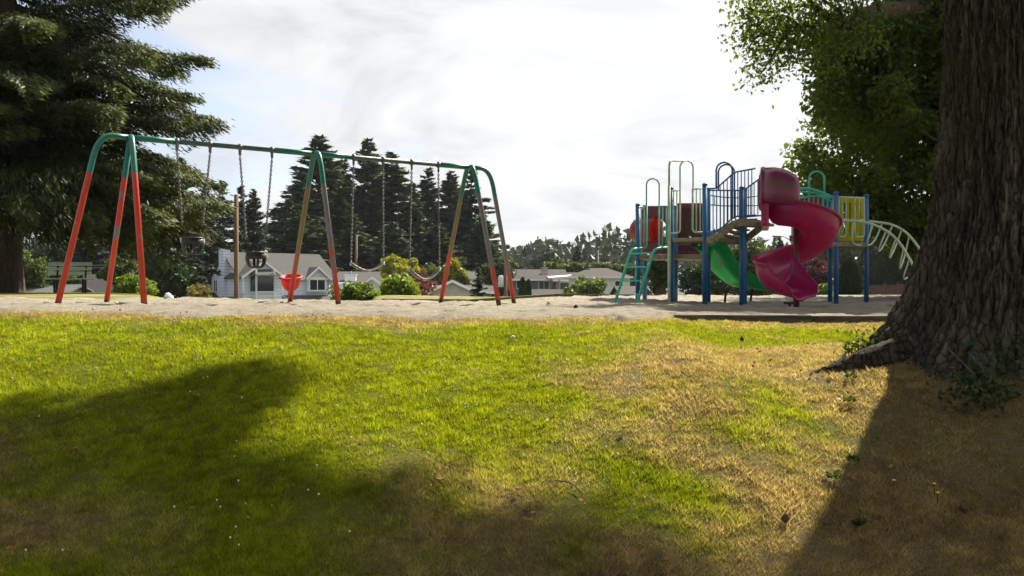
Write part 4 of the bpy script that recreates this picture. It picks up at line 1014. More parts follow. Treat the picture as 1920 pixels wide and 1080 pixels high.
# ================================================================== houses
def gable_roof(mb, x0, x1, y0, y1, ze, rise, ov=.35, th=.14):
    """ridge along x"""
    ym = (y0+y1)/2; k = rise/(ym-y0); zo = ze-ov*k
    for s, ye in ((-1, y0-ov), (1, y1+ov)):
        mb.prism([(x0-ov, ye, zo+.03), (x0-ov, ym, ze+rise+.03), (x0-ov, ym, ze+rise+.03+th), (x0-ov, ye, zo+.03+th)], (x1-x0+2*ov, 0, 0))
def gable_wing(mw, mr, mt, x0, x1, yf, yb, z0, ze, rise, ov=.3, th=.12):
    """ridge along y, gable facing the front"""
    xm = (x0+x1)/2; k = rise/(xm-x0); zo = ze-ov*k
    mw.prism([(x0, yf, z0), (x1, yf, z0), (x1, yf, ze), (xm, yf, ze+rise), (x0, yf, ze)], (0, yb-yf, 0))
    for xe in (x0-ov, x1+ov):
        mr.prism([(xe, yf-ov, zo+.03), (xm, yf-ov, ze+rise+.03), (xm, yf-ov, ze+rise+.03+th), (xe, yf-ov, zo+.03+th)], (0, yb-yf+ov, 0))
        mt.prism([(xe, yf-ov-.03, zo-.06), (xm, yf-ov-.03, ze+rise-.06), (xm, yf-ov-.03, ze+rise+.06+th), (xe, yf-ov-.03, zo+.06+th)], (0, -.05, 0))
def window(root, x, zc, w, h, y, npane=2, side=None, trim='trim_white'):
    """front window; side=-1 puts it on the left end wall (x is then the depth)"""
    mb = MB(); f = .11
    def P(u, v, d): return (x+u, y-d, zc+v) if side is None else (y-d, x-u, zc+v)
    def bx(u, v, du, dv, d0, d1):
        c = P(u, v, (d0+d1)/2); dd = (du, d1-d0, dv) if side is None else (d1-d0, du, dv); mb.box(c, dd)
    bx(0, h/2+f/2, w+2*f, f, .0, .09); bx(0, -h/2-f/2, w+2*f, f, .0, .11)
    bx(-w/2-f/2, 0, f, h, .0, .09); bx(w/2+f/2, 0, f, h, .0, .09)
    for k in range(1, npane): bx(-w/2+w*k/npane, 0, .07, h, .0, .07)
    fr = mb.build('window', trim, root, local=True)
    mb = MB(); bx(0, 0, w, h, .005, .03); mb.build('pane', 'glass_dark', fr, local=True)
def house(loc, rot, label, L, D, hw, rise, wall, roof, wins=(), hip=False, name='house', cat='house', chim=None, wings=(), ends=(), trim='trim_white', vents=0, ov=.4, low=None):
    t = thing(name, loc, label, cat, 'houses below the park', rz=R(rot))
    mw, mr, mt = MB(), MB(), MB()
    if not hip:
        mw.prism([(0, 0, 0), (0, D, 0), (0, D, hw), (0, D/2, hw+rise), (0, 0, hw)], (L, 0, 0)); gable_roof(mr, 0, L, 0, D, hw, rise, ov)
    else:
        mw.box((L/2, D/2, hw/2), (L, D, hw)); o = ov; m_ = min(D/2, L*.35)
        V = [(-o, -o, hw), (L+o, -o, hw), (L+o, D+o, hw), (-o, D+o, hw), (m_, D/2, hw+rise), (L-m_, D/2, hw+rise)]
        V2 = [(a, b, c+.16) for a, b, c in V]
        mr.add(V[:4]+V2, [(3, 2, 1, 0), (0, 1, 5, 4), (1, 2, 6, 5), (2, 3, 7, 6), (3, 0, 4, 7), (4, 5, 9, 8), (5, 6, 9), (6, 7, 8, 9), (7, 4, 8)])
    mt.box((L/2, -ov-.04, hw-(0 if hip else ov*rise/(D/2))+.08), (L+2*ov, .07, .22))
    for w in wings: gable_wing(mw, mr, mt, *w)
    if low:
        for (x0, x1, yf, zt, zb) in low: mr.prism([(x0, 0, zt), (x0, yf, zb), (x0, yf, zb-.15), (x0, 0, zt-.15)], (x1-x0, 0, 0)); mt.box(((x0+x1)/2, yf-.03, zb-.10), (x1-x0, .06, .2))
    mw.build('wall', wall, t, local=True); ro = mr.build('roof', roof, t, local=True); mt.build('roof_trim', trim, t, local=True)
    for w in wins: window(t, *w)
    for w in ends: window(t, *w[:4], 0, w[4], side=-1)
    if chim:
        for (x, y, zt, w, mat) in chim:
            mb = MB(); mb.box((x, y, zt-1.2), (w, w*.7, 2.4)); mb.box((x, y, zt+.05), (w*1.15, w*.85, .1)); mb.build('chimney', mat, ro, local=True)
            mb = MB(); mb.tube([(x, y, zt+.1), (x, y, zt+.45)], .12, 8); mb.build('flue', 'metal_grey', ro, local=True)
    for k in range(vents):
        x = L*(.35+.3*k); mb = MB(); zr = hw+rise*.9; mb.tube([(x, D*.45, zr), (x, D*.45, zr+.45)], .09, 8); mb.lathe((x, D*.45, zr+.45), [(.001, .12), (.2, .1), (.2, .0), (.09, -.05)], 10); mb.build('roof_vent', 'metal_grey', ro, local=True)
    return t
# white-blue house with bay window
FL = Vector((-27.0, 85.0, -4.1)); z0 = FL.z
h1 = house(FL, 39, 'pale blue clapboard house with a bay window and small front gables behind the swings', 10.1, 8.2, 1.42-z0, 2.45, 'siding_blue', 'roof_grey',
           wins=[(8.05, .72-z0, 1.7, 1.25, -.42, 2), (1.55, .75-z0, 1.75, 1.55, -2.33, 1)],
           wings=[(-.35, 3.65, -1.5, 4.0, 0, 1.42-z0, 1.45), (6.95, 9.15, -.42, 3.5, -z0-.15, 1.42-z0, .95)],
           ends=[(2.2, .55-z0, .6, 1.2, 1), (4.9, .55-z0, .5, 1.2, 1), (6.9, .5-z0, 1.0, 1.2, 2)], vents=1, low=[(3.8, 10.1, -2.4, -.45-z0, -1.55-z0), (-4.5, -.4, -2.0, -.55-z0, -1.4-z0)])
mb = MB(); mb.prism([(.35, -1.5, 0), (2.75, -1.5, 0), (2.45, -2.32, 0), (.65, -2.32, 0)], (0, 0, 1.55-z0)); bay = mb.build('bay', 'siding_blue', h1, local=True)
mb = MB(); V = [(.1, -1.5, 1.60-z0), (3.0, -1.5, 1.60-z0), (2.65, -2.62, 1.60-z0), (.45, -2.62, 1.60-z0), (.7, -1.5, 2.15-z0), (2.4, -1.5, 2.15-z0)]
mb.add(V, [(3, 2, 1, 0), (3, 0, 4), (0, 1, 5, 4), (1, 2, 5), (2, 3, 4, 5)]); mb.build('bay_roof', 'roof_grey', h1, local=True)
for x0, x1, y0, y1 in ((.40, .62, -1.62, -2.2), (2.70, 2.48, -1.62, -2.2)):
    mb = MB(); d = Vector((x1-x0, y1-y0, 0)).normalized(); n_ = Vector((d.y, -d.x, 0))*(1 if x0 > 1 else -1)*-1; a = Vector((x0, y0, -.02-z0))+n_*.06; b = Vector((x1, y1, -.02-z0))+n_*.06
    mb.prism([a, b, b+Vector((0, 0, 1.5)), a+Vector((0, 0, 1.5))], n_*.05); mb.build('window', 'glass_dark', h1, local=True)
mb = MB()
for x, y in ((-.37, -1.52), (3.67, -1.52), (.62, -2.36), (2.48, -2.36)): mb.box((x, y, 0.7-z0), (.16, .12, 1.8 if y > -2 else 2.9))
mb.build('corner_trim', 'trim_white', h1, local=True)
mb = MB(); mb.box((-.35, 3.55, 1.7-z0), (.7, 1.3, 4.6+.4)); mb.build('chimney', 'siding_blue', h1, local=True)
mb = MB()
for x in (4.3, 9.6): mb.tube([(x, -.08, 1.0-z0), (x, -.08, -.5-z0), (x+.9, -1.9, -1.45-z0)], .06, 6)
mb.build('downpipe', 'trim_white', h1, local=True)
mb = MB(); mb.lathe((4.2, 4.0, 3.95-z0), [(.1, -.3), (.1, .05), (.28, .1), (.28, .25), (.001, .4)], 12); mb.build('roof_vent', 'metal_grey', h1, local=True)

def hx(px, Y): return (px-960)/F*Y
def base(px, Y, z=-4.3): return Vector((hx(px, Y), Y, z))
house(base(632, 98), 4, 'long grey-roofed house with a white chimney behind the purple plum tree', 15.8, 8, 4.3+.9, 1.2, 'house_white', 'roof_grey', wins=[(3, 4.6, 1.2, 1, 0, 2), (9, 4.6, 1.2, 1, 0, 2)], chim=[(1.5, .3, 4.3+1.75, 1.25, 'siding_white')], wings=[(3.0, 5.2, -1.5, 3.5, 0, 4.3+.55, .8), (4.9, 7.3, -.8, 3.5, 0, 4.3+.55, .7)], vents=2)
house(base(806, 72), 6, 'low white house with a white front gable and porch roof right of the plum tree', 5.2, 8, 4.3-.10, .5, 'house_cream', 'roof_dark', wings=[(.3, 3.4, -.8, 3.5, 0, 4.3+.10, .72)], ov=.5, wins=[(4.3, 3.4, .9, .8, 0, 1)])
house(base(900, 112), 3, 'brown-roofed house with a row of dark windows behind the far swing legs', 7.5, 8, 4.3+1.4, 1.15, 'house_grey', 'roof_brown', wins=[(1.2, 5.2, 1.5, 1.2, 0, 2), (3.4, 5.2, 1.5, 1.2, 0, 2), (5.6, 5.2, 1.5, 1.2, 0, 2)], low=[(-.3, 9.2, -1.6, 4.3+2.0, 4.3+1.45)], vents=1)
house(base(948, 122), 2, 'wide brown-roofed house with a pale square chimney behind the columnar cedar', 8.6, 9, 4.3+1.5, 1.4, 'house_tan', 'roof_brown', wins=[(1.6, 5.0, 1.6, 1.3, 0, 2), (5.5, 5.0, 1.4, 1.1, 0, 2)], chim=[(5.7, 2.0, 4.3+3.2, .95, 'house_cream')], vents=1)
house(base(996, 84), 5, 'low dark roof with a small grey gable just beyond the sand', 4.2, 6, 4.3-.95, .95, 'house_grey', 'roof_dark', wings=[(1.9, 3.4, -.6, 3, 0, 4.3-.95, .45)])
house(base(1042, 118), -4, 'house with a white carport canopy on thin posts left of the hipped brown roof', 5.4, 7, 4.3+1.35, 1.0, 'house_grey', 'roof_brown', wins=[(1.2, 4.8, 1.2, 1.1, 0, 1), (3.8, 4.8, 1.0, 1.0, 0, 1)], chim=None)
house(base(1068, 108), -3, 'white-walled house with a brown hipped roof left of the ladder', 7.6, 8, 4.3+1.55, 1.2, 'house_white', 'roof_brown', hip=True, wins=[(6.2, 5.0, .9, .9, 0, 1)], vents=1)
house(base(1168, 92), 2, 'brown house with a small front gable seen through the ladder', 4.5, 7, 4.3-.55, .9, 'house_tan', 'roof_brown', wings=[(1.0, 3.0, -.6, 3, 0, 4.3-.5, .6)], wins=[(3.7, 3.3, .7, .7, 0, 1)])
house(base(1236, 80), 2, 'long low grey roof seen under the climbing frame decks', 8.4, 7, 4.3-.75, .85, 'house_grey', 'roof_blue')
house(base(1352, 95), 2, 'pale grey roof seen below the green slide', 7.0, 8, 4.3-.8, .75, 'house_cream', 'roof_blue')
# white canopy
cb = base(1028, 109, -4.3); t_ = thing('carport', cb, 'flat white canopy on thin posts between the brown roofs', 'carport')
mb = MB(); mb.prism([(0, 0, 5.75), (3.6, 0, 6.0), (3.6, 3, 6.2), (0, 3, 5.95)], (0, 0, .18)); mb.build('canopy_roof', 'trim_white', t_, local=True)
for x in (.4, 1.4, 3.3):
    mb = MB(); mb.box((x, .1, 2.85), (.13, .13, 5.75)); mb.build('post', 'house_tan', t_, local=True)
# left houses
house(base(38, 62, -3.4), 6, 'small light-grey roof behind the big conifer trunk', 3.0, 5, 3.4-.15, .55, 'house_tan', 'roof_blue')
house(base(138, 78, -4.3), 10, 'large dark-shingled roof behind the bench and round green tree', 7.4, 9, 4.3-.9, 2.35, 'house_tan', 'roof_dark')
house(base(176, 92, -4.3), -20, 'dark steep roof with a stone chimney seen over the bench', 2.6, 6, 4.3+1.3, 1.9, 'house_white', 'roof_dark', chim=[(2.3, 2.6, 4.3+2.4, .9, 'stone')])
house(base(262, 66, -4.3), 4, 'low brown shingled roof between the first swing legs and the gold bush', 3.4, 6, 4.3-1.35, .8, 'house_tan', 'roof_dark', chim=None)

# ================================================================== poles, wires, lamp, fence, cars
def pole(px, topy, Y, r, label, mat='pole_wood', name='utility_pole', cat='pole', arm=None, tf=False):
    p = at(px, topy, Y); t = thing(name, (p.x, Y, G(p.x, Y)), label, cat); mb = MB(); mb.tube([(p.x, Y, G(p.x, Y)-.5), (p.x, Y, p.z)], [r*1.15, r], 12); mb.build('shaft', mat, t)
    if arm: mb = MB(); mb.box((p.x, Y-.1, p.z-arm[1]), (arm[0], .1, .12)); mb.build('crossarm', mat, t)
    if tf: mb = MB(); mb.lathe((p.x-r-.28, Y, p.z-2.0), [(.001, -.5), (.27, -.48), (.27, .45), (.15, .55), (.001, .56)], 14); mb.build('transformer', 'house_white', t)
    return t
pole(443, 365, 33, .082, 'bare brown wooden pole standing beside the pale blue house')
pole(668, 440, 105, .16, 'wooden pole rising behind the long grey roof in front of the dark spruces')
pole(948, 487, 78, .14, 'yellowish wooden pole with a white transformer behind the far swing legs', tf=True)
pole(1121, 469, 150, .16, 'distant grey utility pole with a crossarm behind the hipped roof', 'pole_grey', arm=(1.6, .5))
lp = at(1487, 340, 60); t_ = thing('street_lamp', (lp.x, 60, G(lp.x, 60)), 'street lamp on a grey pole seen through the spiral slide', 'street lamp')
mb = MB(); mb.tube([(lp.x, 60, G(lp.x, 60)-.5), (lp.x, 60, lp.z)], .13, 12); mb.build('shaft', 'pole_grey', t_)
mb = MB(); mb.tube(crom([at(1487, 462, 60), at(1480, 450, 60), at(1470, 444, 60), at(1460, 442, 60)], 5), .035, 8); mb.build('arm', 'metal_grey', t_)
mb = MB(); mb.box(at(1456, 443, 60), (.55, .22, .14), rot=None); mb.build('lamp_head', 'metal_grey', t_, bevel=.05)
for i, (y1, y2, lb) in enumerate(((489, 486, 'upper thin overhead wire crossing behind the bench'), (494, 491, 'lower thin overhead wire crossing behind the bench'))):
    a, b = at(-60, y1, 70), at(330, y2, 75); mb = MB(); mb.tube([a.lerp(b, k/12)-Vector((0, 0, .5*math.sin(math.pi*k/12))) for k in range(13)], .02, 5); tag(mb.build('overhead_wire', 'metal_grey'), lb, 'wire', 'overhead wires')
fa, fb = at(1628, 532, 88), at(1720, 529, 84); fz = -.75
t_ = thing('board_fence', (fa.x, fa.y, fz), 'reddish board fence beneath the dark trees beside the big trunk', 'fence'); mb = MB()
d = (fb-fa); d.z = 0; n_ = 34
for k in range(n_):
    a = fa+d*(k/n_); b = fa+d*((k+.93)/n_); h = 1.55+(.12 if k > 20 else 0)+.02*(k % 3); mb.prism([(a.x, a.y, fz-.3), (b.x, b.y, fz-.3), (b.x, b.y, fz+h-.25), (a.x, a.y, fz+h-.25)], (0, .03, 0))
mb.build('boards', 'fence_wood', t_)
for k in (0, 12, 21, 34):
    a = fa+d*(k/n_); mb = MB(); mb.box((a.x, a.y+.08, fz+.6), (.12, .12, 2.0)); mb.build('fence_post', 'fence_wood', t_)
def make_car(loc, rz, label, mat):
    t = thing('parked_car', loc, label, 'car', 'parked cars beyond the right posts', rz=rz); W = 1.75
    low = [(-2.2, .35), (-2.25, .75), (-2.1, .92), (-1.3, .98), (1.0, .98), (1.9, .86), (2.2, .70), (2.25, .38), (1.8, .25), (-1.9, .25)]
    mb = MB(); mb.prism([(x, -W/2, z) for x, z in low], (0, W, 0)); mb.build('body', mat, t, local=True, bevel=.06)
    cab = [(-1.75, .95), (-1.35, 1.38), (-.2, 1.46), (.45, 1.38), (1.1, .95)]
    mb = MB(); mb.prism([(x, -W/2+.12, z) for x, z in cab], (0, W-.24, 0)); mb.build('cabin', mat, t, local=True, bevel=.06)
    mb = MB()
    for s in (-1, 1):
        for P_ in ([(-1.5, 1.0), (-1.25, 1.32), (-.45, 1.38), (-.45, 1.0)], [(-.35, 1.0), (-.35, 1.38), (.38, 1.32), (.85, 1.0)]):
            mb.prism([(x, s*(W/2-.115), z) for x, z in P_], (0, s*.012, 0))
    mb.build('side_window', 'glass_dark', t, local=True)
    for x in (-1.4, 1.4):
        for s in (-1, 1):
            mb = MB(); mb.tube([(x, s*(W/2-.2), .33), (x, s*(W/2+.01), .33)], .33, 18); w_ = mb.build('wheel', 'tyre', t, local=True)
            mb = MB(); mb.tube([(x, s*(W/2-.0), .33), (x, s*(W/2+.02), .33)], .2, 14); mb.build('rim', 'metal_grey', w_, local=True)
    for s in (-1, 1):
        mb = MB(); mb.box((2.2, s*.62, .68), (.10, .3, .14)); mb.build('headlight', 'trim_white', t, local=True)
    return t
for px, Y, rz, lb, mt in ((1518, 104, .1, 'white car just left of the paired blue posts', 'car_white'), (1574, 100, -.2, 'white car parked between the dark cedar and the paired blue posts', 'car_white'), (1612, 98, .2, 'pale silver car right of the dark cedar, by the last blue post', 'car_silver')):
    X0 = hx(px, Y); make_car((X0, Y, G(X0, Y)), rz, lb, mt)
X0 = hx(914, 66); t_ = make_car((X0, 66, -2.05), .1, 'silver car whose roof shows just over the grass edge right of the porch', 'car_silver')
# parked on the raised drive below the rim
mb = MB(); mb.prism([(X0-4, 63, -2.07), (X0+4, 63, -2.07), (X0+4, 69, -2.07), (X0-4, 69, -2.07)], (0, 0, -3)); kind(mb.build('driveway', 'stone'), 'structure')

# ================================================================== trees
def tree_root(px, Y, label, name='conifer', group='trees beyond the park', z=None, cat='tree'):
    X0 = hx(px, Y); return thing(name, (X0, Y, G(X0, Y) if z is None else z), label, cat, group)
# big conifer, left
rng = np.random.default_rng(21)
r_ = tree_root(2, 28.6, 'massive old conifer with a thick trunk and drooping dark boughs filling the upper left', 'large_conifer', None)
zb = r_.location.z
mb = MB(); mb.tube([(0, 0, -.5), (0, 0, .1), (0, 0, 1), (0, 0, 6), (0, 0, 14), (0, 0, 22)], [.85, .72, .64, .55, .35, .05], 20); mb.build('trunk', 'bark_far', r_, local=True)
Pb, Db, Tb = [], [], []
mbl = MB()
def bough(az, z0, L, n, droop, rise, hang, wid=.30, thick=.14):
    u = rng.random(n)**.62; lat = rng.random(n)*2-1; k = rng.random(n)
    ca, sa = math.cos(az), math.sin(az); yaw = rng.normal()*.12
    # secondary twigs: cluster the laterals on discrete stems
    nt = max(8, int(L*5)); tw = (np.floor(u*nt)+.5)/nt + .02*rng.normal(size=n); w = wid*L*np.clip(1.08-tw, 0, 1)**.75
    al = rng.random(n)**.8*np.sign(lat); rr = L*(tw+np.abs(al)*.10); off = w*al+yaw*L*tw**2
    z = z0+rise*L*tw-droop*L*tw**2-np.abs(al)*w*.35-hang*(rng.random(n)**1.6)*(.25+.75*(1-np.abs(al)))*(.5+.5*np.sin(tw*17+az*5))+rng.normal(size=n)*thick*.5
    Pb.append(np.stack([ca*rr-sa*off, sa*rr+ca*off, z], 1)); s = np.sign(al)
    d = np.stack([ca*.75-sa*s*.65, sa*.75+ca*s*.65, -.25-.5*k*(hang > .2)], 1)+rng.normal(size=(n, 3))*.22; Db.append(d)
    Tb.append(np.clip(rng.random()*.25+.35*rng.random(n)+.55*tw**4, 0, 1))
    pts = [(ca*L*t_-sa*yaw*L*t_*t_, sa*L*t_+ca*yaw*L*t_*t_, z0+rise*L*t_-droop*L*t_*t_-.03) for t_ in (0, .25, .5, .75, .95)]
    mbl.tube(crom(pts, 3), [.085*(1-.93*q/12)*min(1, L/5)+.004 for q in range(13)], 6, cap=False)
for k in range(210):
    z0 = 2.8+17*rng.random()**1.1; az = rng.random()*2*math.pi
    L = (6.3-.20*abs(z0-7))*(.55+.5*rng.random())
    toward = math.cos(az-math.radians(-90))          # boughs pointing at the swings stay short, as in the place
    if toward > .75: L *= .8
    if z0 < 4.2: L *= .75
    bough(az, z0, L, int(2000*(L/5)**1.4), .20+.14*rng.random(), .16*rng.random(), .5+.5*rng.random())
for az, z0, L, dr, ri in ((-20, 4.3, 5.6, .42, .0), (-5, 4.6, 6.4, .36, .0), (8, 4.2, 6.0, .38, .0), (-32, 4.4, 5.4, .40, .0), (-50, 4.2, 5.0, .40, .0), (22, 4.6, 6.0, .38, .0), (-12, 5.2, 6.0, .42, .0), (-12, 3.3, 4.6, .22, .02), (4, 3.1, 5.2, .16, .0), (20, 3.4, 4.8, .22, .0), (-60, 3.6, 4.2, .25, .0), (-35, 3.4, 4.6, .24, .0), (-3, 3.6, 6.2, .17, .01), (-8, 4.2, 5.4, .26, .02), (6, 3.9, 5.0, .28, .02), (-18, 4.6, 5.6, .24, .04), (18, 4.8, 5.6, .26, .02), (0, 5.0, 5.8, .2, .02), (-5, 5.9, 6.9, .10, .07), (4, 6.5, 6.3, .16, .10), (-14, 9.2, 6.2, .05, .10), (8, 10.4, 6.2, .04, .12), (-8, 4.9, 6.2, .22, .05), (-20, 7.6, 6.4, .12, .10), (12, 8.4, 6.2, .12, .1), (-3, 3.6, 7.2, .10, .01), (-16, 3.0, 5.0, .12, .02), (-30, 6.0, 6.0, .18, .1), (-45, 8, 5.5, .15, .1), (0, 12, 6.1, .05, .12), (-10, 2.6, 4.6, .14, .04), (14, 4.3, 6.6, .25, .08), (-25, 4.4, 5.6, .25, .05), (30, 5, 6.5, .2, .05)):
    bough(R(az), z0, L, 3600, dr, ri, 1.35)
for k in range(120):             # hanging curtains of twigs under the lowest boughs
    az = R(-80+115*rng.random()); q = 1.6+3.9*rng.random()**.8; zt = 3.5+.9*rng.random()-.12*q; ln = .7+1.5*rng.random()**1.3; m_ = 170
    u = rng.random(m_)**.8; wd = .06+.30*(1-u)*rng.random()
    Pb.append(np.stack([q*math.cos(az)+rng.normal(size=m_)*(.07+wd*.6)+.12*u, q*math.sin(az)+rng.normal(size=m_)*(.07+wd*.6), zt-ln*u+rng.normal(size=m_)*.05], 1))
    Db.append(np.stack([rng.normal(size=m_)*.5+.2, rng.normal(size=m_)*.5, -1+.3*rng.random(m_)], 1)); Tb.append(np.clip(.1+.5*rng.random(m_), 0, 1))
P = np.concatenate(Pb); D = np.concatenate(Db); Tn = np.concatenate(Tb)
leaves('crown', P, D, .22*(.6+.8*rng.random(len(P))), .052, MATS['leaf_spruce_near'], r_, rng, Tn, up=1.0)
mbl.build('limbs', 'bark_far', r_, local=True)

# prototypes of the far conifers
PRO = {}
def far_conifer(key, px, topy, Y, label, rpx=None, rz=0, mat=None, group='dark spruces beyond the houses', name='spruce'):
    X0 = hx(px, Y); z0 = G(X0, Y); h = CZ-(topy-540)/F*Y-z0
    if key not in PRO:
        kw = {'A': dict(h=26, r=6.0, nb=420, per=190, L=.85, W=.34, droop=.36, up0=.12, base=.06, jit=.42), 'B': dict(h=26, r=4.6, nb=380, per=150, L=.8, W=.34, droop=.30, up0=.16, base=.08, jit=.45), 'C': dict(h=26, r=5.4, nb=240, per=170, L=.8, W=.34, droop=.38, up0=.2, base=.1, jit=.55)}[key[0]]
        r = thing(name, (X0, Y, z0), label, 'tree', group); h0 = kw.pop('h'); rr_ = kw.pop('r'); nb = kw.pop('nb'); per = kw.pop('per'); L = kw.pop('L'); W = kw.pop('W')
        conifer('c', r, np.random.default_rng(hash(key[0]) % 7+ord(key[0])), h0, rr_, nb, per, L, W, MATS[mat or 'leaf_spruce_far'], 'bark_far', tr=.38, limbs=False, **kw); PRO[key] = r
    else:
        r = copy_tree(PRO[key]); r['label'] = label; r['group'] = group; r.name = name; r.location = (X0, Y, z0)
    s = h/26; sx = 1.62*(rpx/F*Y/{'A': 6.0, 'B': 4.6, 'C': 5.4}[key[0]]) if rpx else s
    r.scale = (sx, sx, s); r.rotation_euler = (0, 0, rz); return r
FC = [('A', 598, 252, 122, 84, 'tall full spruce behind the blue house, the broadest of the row'),
      ('B', 566, 318, 116, 48, 'shorter spruce leaning against the left flank of the broadest one'), ('C', 541, 372, 112, 40, 'low spruce at the left foot of the dark row'),
      ('B', 641, 296, 126, 56, 'spruce rising right of the broadest one behind the middle swing legs'), ('A', 690, 257, 128, 60, 'tall pointed spruce behind the first belt swing'),
      ('B', 735, 281, 124, 60, 'spruce with a blunt ragged tip between the two belt swings'), ('C', 772, 340, 118, 44, 'small spruce tucked between taller ones over the second belt swing'),
      ('B', 803, 311, 130, 44, 'slender spruce behind the chains of the right belt swing'), ('A', 846, 318, 126, 50, 'spruce left of the far swing legs'),
      ('C', 884, 312, 122, 52, 'loose-topped spruce standing behind the far swing legs'), ('A', 905, 400, 116, 46, 'low rounded spruce at the right end of the dark row'),
      ('C', 660, 400, 110, 55, 'low dark spruce filling the foot of the row behind the grey chimney'), ('A', 820, 420, 108, 60, 'low broad spruce above the yellow shrubs'), ('A', 735, 415, 108, 60, 'low broad spruce in front of the blunt-tipped one'), ('A', 590, 410, 106, 60, 'low broad spruce right behind the blue house roof'), ('A', 640, 372, 120, 60, 'dense spruce filling the gap right of the broadest one'), ('C', 706, 352, 134, 60, 'dark spruce half hidden behind the pointed one'), ('A', 775, 372, 128, 60, 'broad spruce filling the gap behind the second belt swing'), ('C', 865, 372, 122, 60, 'dark spruce filling the gap left of the far red legs'), ('B', 560, 380, 104, 50, 'dark spruce right over the blue house chimney side')]
for i, (k, px, ty, Y, rp, lb) in enumerate(FC): far_conifer(k, px, ty, Y, lb, rp, rz=i*1.7)
FH = [('A2', 985, 461, 230, 18, 'hazy spruce right of the tall dark row'), ('C2', 974, 478, 235, 12, 'thin hazy spruce left of its fuller neighbour'), ('A2', 1083, 458, 165, 17, 'small pointed spruce left of the distant utility pole'),
      ('C2', 1103, 452, 250, 17, 'far bluish fir beside the distant utility pole'), ('A2', 1131, 446, 250, 20, 'tallest of the far bluish firs right of the distant utility pole'), ('C2', 1148, 468, 255, 12, 'thin far fir at the right of the bluish group'),
      ('A2', 1172, 470, 240, 20, 'hazy fir behind the ladder foot'), ('C2', 1186, 458, 235, 14, 'hazy fir just left of the first blue post'), ('A2', 1462, 441, 88, 18, 'small dark fir seen between the green and magenta slides'), ('C2', 1052, 476, 240, 12, 'tiny hazy fir left of the pointed spruce'),
      ('C2', 340, 290, 62, 42, 'open-crowned pine behind the first bucket swing'), ('A2', 475, 352, 105, 34, 'dark fir right of the bare brown pole'), ('C2', 452, 345, 110, 34, 'loose fir behind the bare brown pole'), ('C2', 418, 335, 100, 42, 'tall open fir between the two bucket swings'), ('A2', 385, 350, 96, 40, 'dense fir behind the right chain of the first bucket swing'), ('C2', 300, 400, 90, 40, 'dark fir behind the near red leg'), ('A2', 240, 430, 100, 60, 'broad dark fir behind the middle red leg'), ('A2', 100, 440, 110, 70, 'broad dark fir behind the bench'), ('C2', 170, 420, 105, 50, 'ragged dark fir between the red legs')]
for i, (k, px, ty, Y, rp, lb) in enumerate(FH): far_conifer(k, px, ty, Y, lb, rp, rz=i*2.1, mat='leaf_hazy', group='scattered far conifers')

def bushy(px, Y, cx_px, y0, y1, w_px, label, mat, name='shrub', cat='shrub', seed=1, k=60, per=110, L=None, group=None, z=None, stem=.1, zmin=None, shell=.35, nz=.3, fl=1.0):
    """rounded crown given by its outline: centre, top and bottom, width in metres at its own distance"""
    r = tree_root(px, Y, label, name, group, z, cat); rg = np.random.default_rng(seed); b = r.location
    cz = CZ-((y0+y1)/2-540)/F*Y-b.z; hz = (y1-y0)/2/F*Y; hx_ = w_px/2/F*Y
    L = L or max(.10, .0045*Y); C = ellip(rg, k, ((cx_px-px)/F*Y, 0, cz), (hx_, hx_*fl, hz), shell, None, nz, seed)
    rc = (hx_*hx_*hz)**(1/3)*.36
    broadleaf(r, rg, C, per, rc, L, L*.6, MATS[mat], 'bark_far', ([(0, 0, -.6), (.02, 0, max(.1, cz-hz*.6)), (0, .02, cz+hz*.3)], [stem*1.3, stem, stem*.3]), lambda c: (0, 0, max(.05, min(c[2]*.55, cz))), tr=stem*2.2, limb_every=4)
    return r
bushy(374, 40, 374, 536, 585, 44, 'golden yellow bush left of the blue house', 'leaf_gold', seed=2, k=40, per=110, L=.16)
bushy(254, 36, 254, 517, 570, 72, 'small round green tree behind the near red leg', 'leaf_bush', name='small_tree', cat='tree', seed=3, k=55, per=100, L=.13, stem=.05)
bushy(660, 30, 662, 533, 580, 78, 'leafy green bush at the rear sand edge right of the middle swing legs', 'leaf_bush', seed=4, k=55, per=90, L=.14)
bushy(748, 32, 748, 514, 572, 80, 'bright green bush behind the gap between the belt swings', 'leaf_bush', seed=5, k=60, per=95, L=.15)
bushy(778, 44, 768, 513, 575, 100, 'purple-leaved plum tree behind the green bush', 'leaf_plum', name='plum_tree', cat='tree', seed=6, k=60, per=90, L=.17)
bushy(744, 90, 746, 480, 525, 66, 'yellow-green tree behind the long grey roof', 'leaf_yellow', name='yellow_tree', cat='tree', seed=7, k=50, per=120)
bushy(785, 92, 786, 506, 540, 40, 'low orange-tinged yellow shrub right of the yellow-green tree', 'leaf_yellow', seed=8, k=30, per=100)
bushy(852, 88, 854, 487, 560, 58, 'bright yellow tree behind the far swing legs', 'leaf_yellow', name='yellow_tree', cat='tree', seed=9, k=50, per=130)
bushy(820, 94, 820, 495, 560, 50, 'green leafy tree between the two yellow ones', 'leaf_green', name='leafy_tree', cat='tree', seed=10, k=50, per=120)
bushy(1098, 62, 1098, 524, 580, 80, 'rounded green bush in front of the white-walled house', 'leaf_green', seed=11, k=60, per=130, L=.24)
bushy(400, 106, 386, 438, 575, 104, 'leafy green tree left of the blue house', 'leaf_green', name='leafy_tree', cat='tree', seed=12, k=110, per=150, L=.34, stem=.2)
bushy(505, 112, 500, 436, 560, 60, 'pale green tree between the blue house and the dark row', 'leaf_green', name='leafy_tree', cat='tree', seed=13, k=60, per=130)
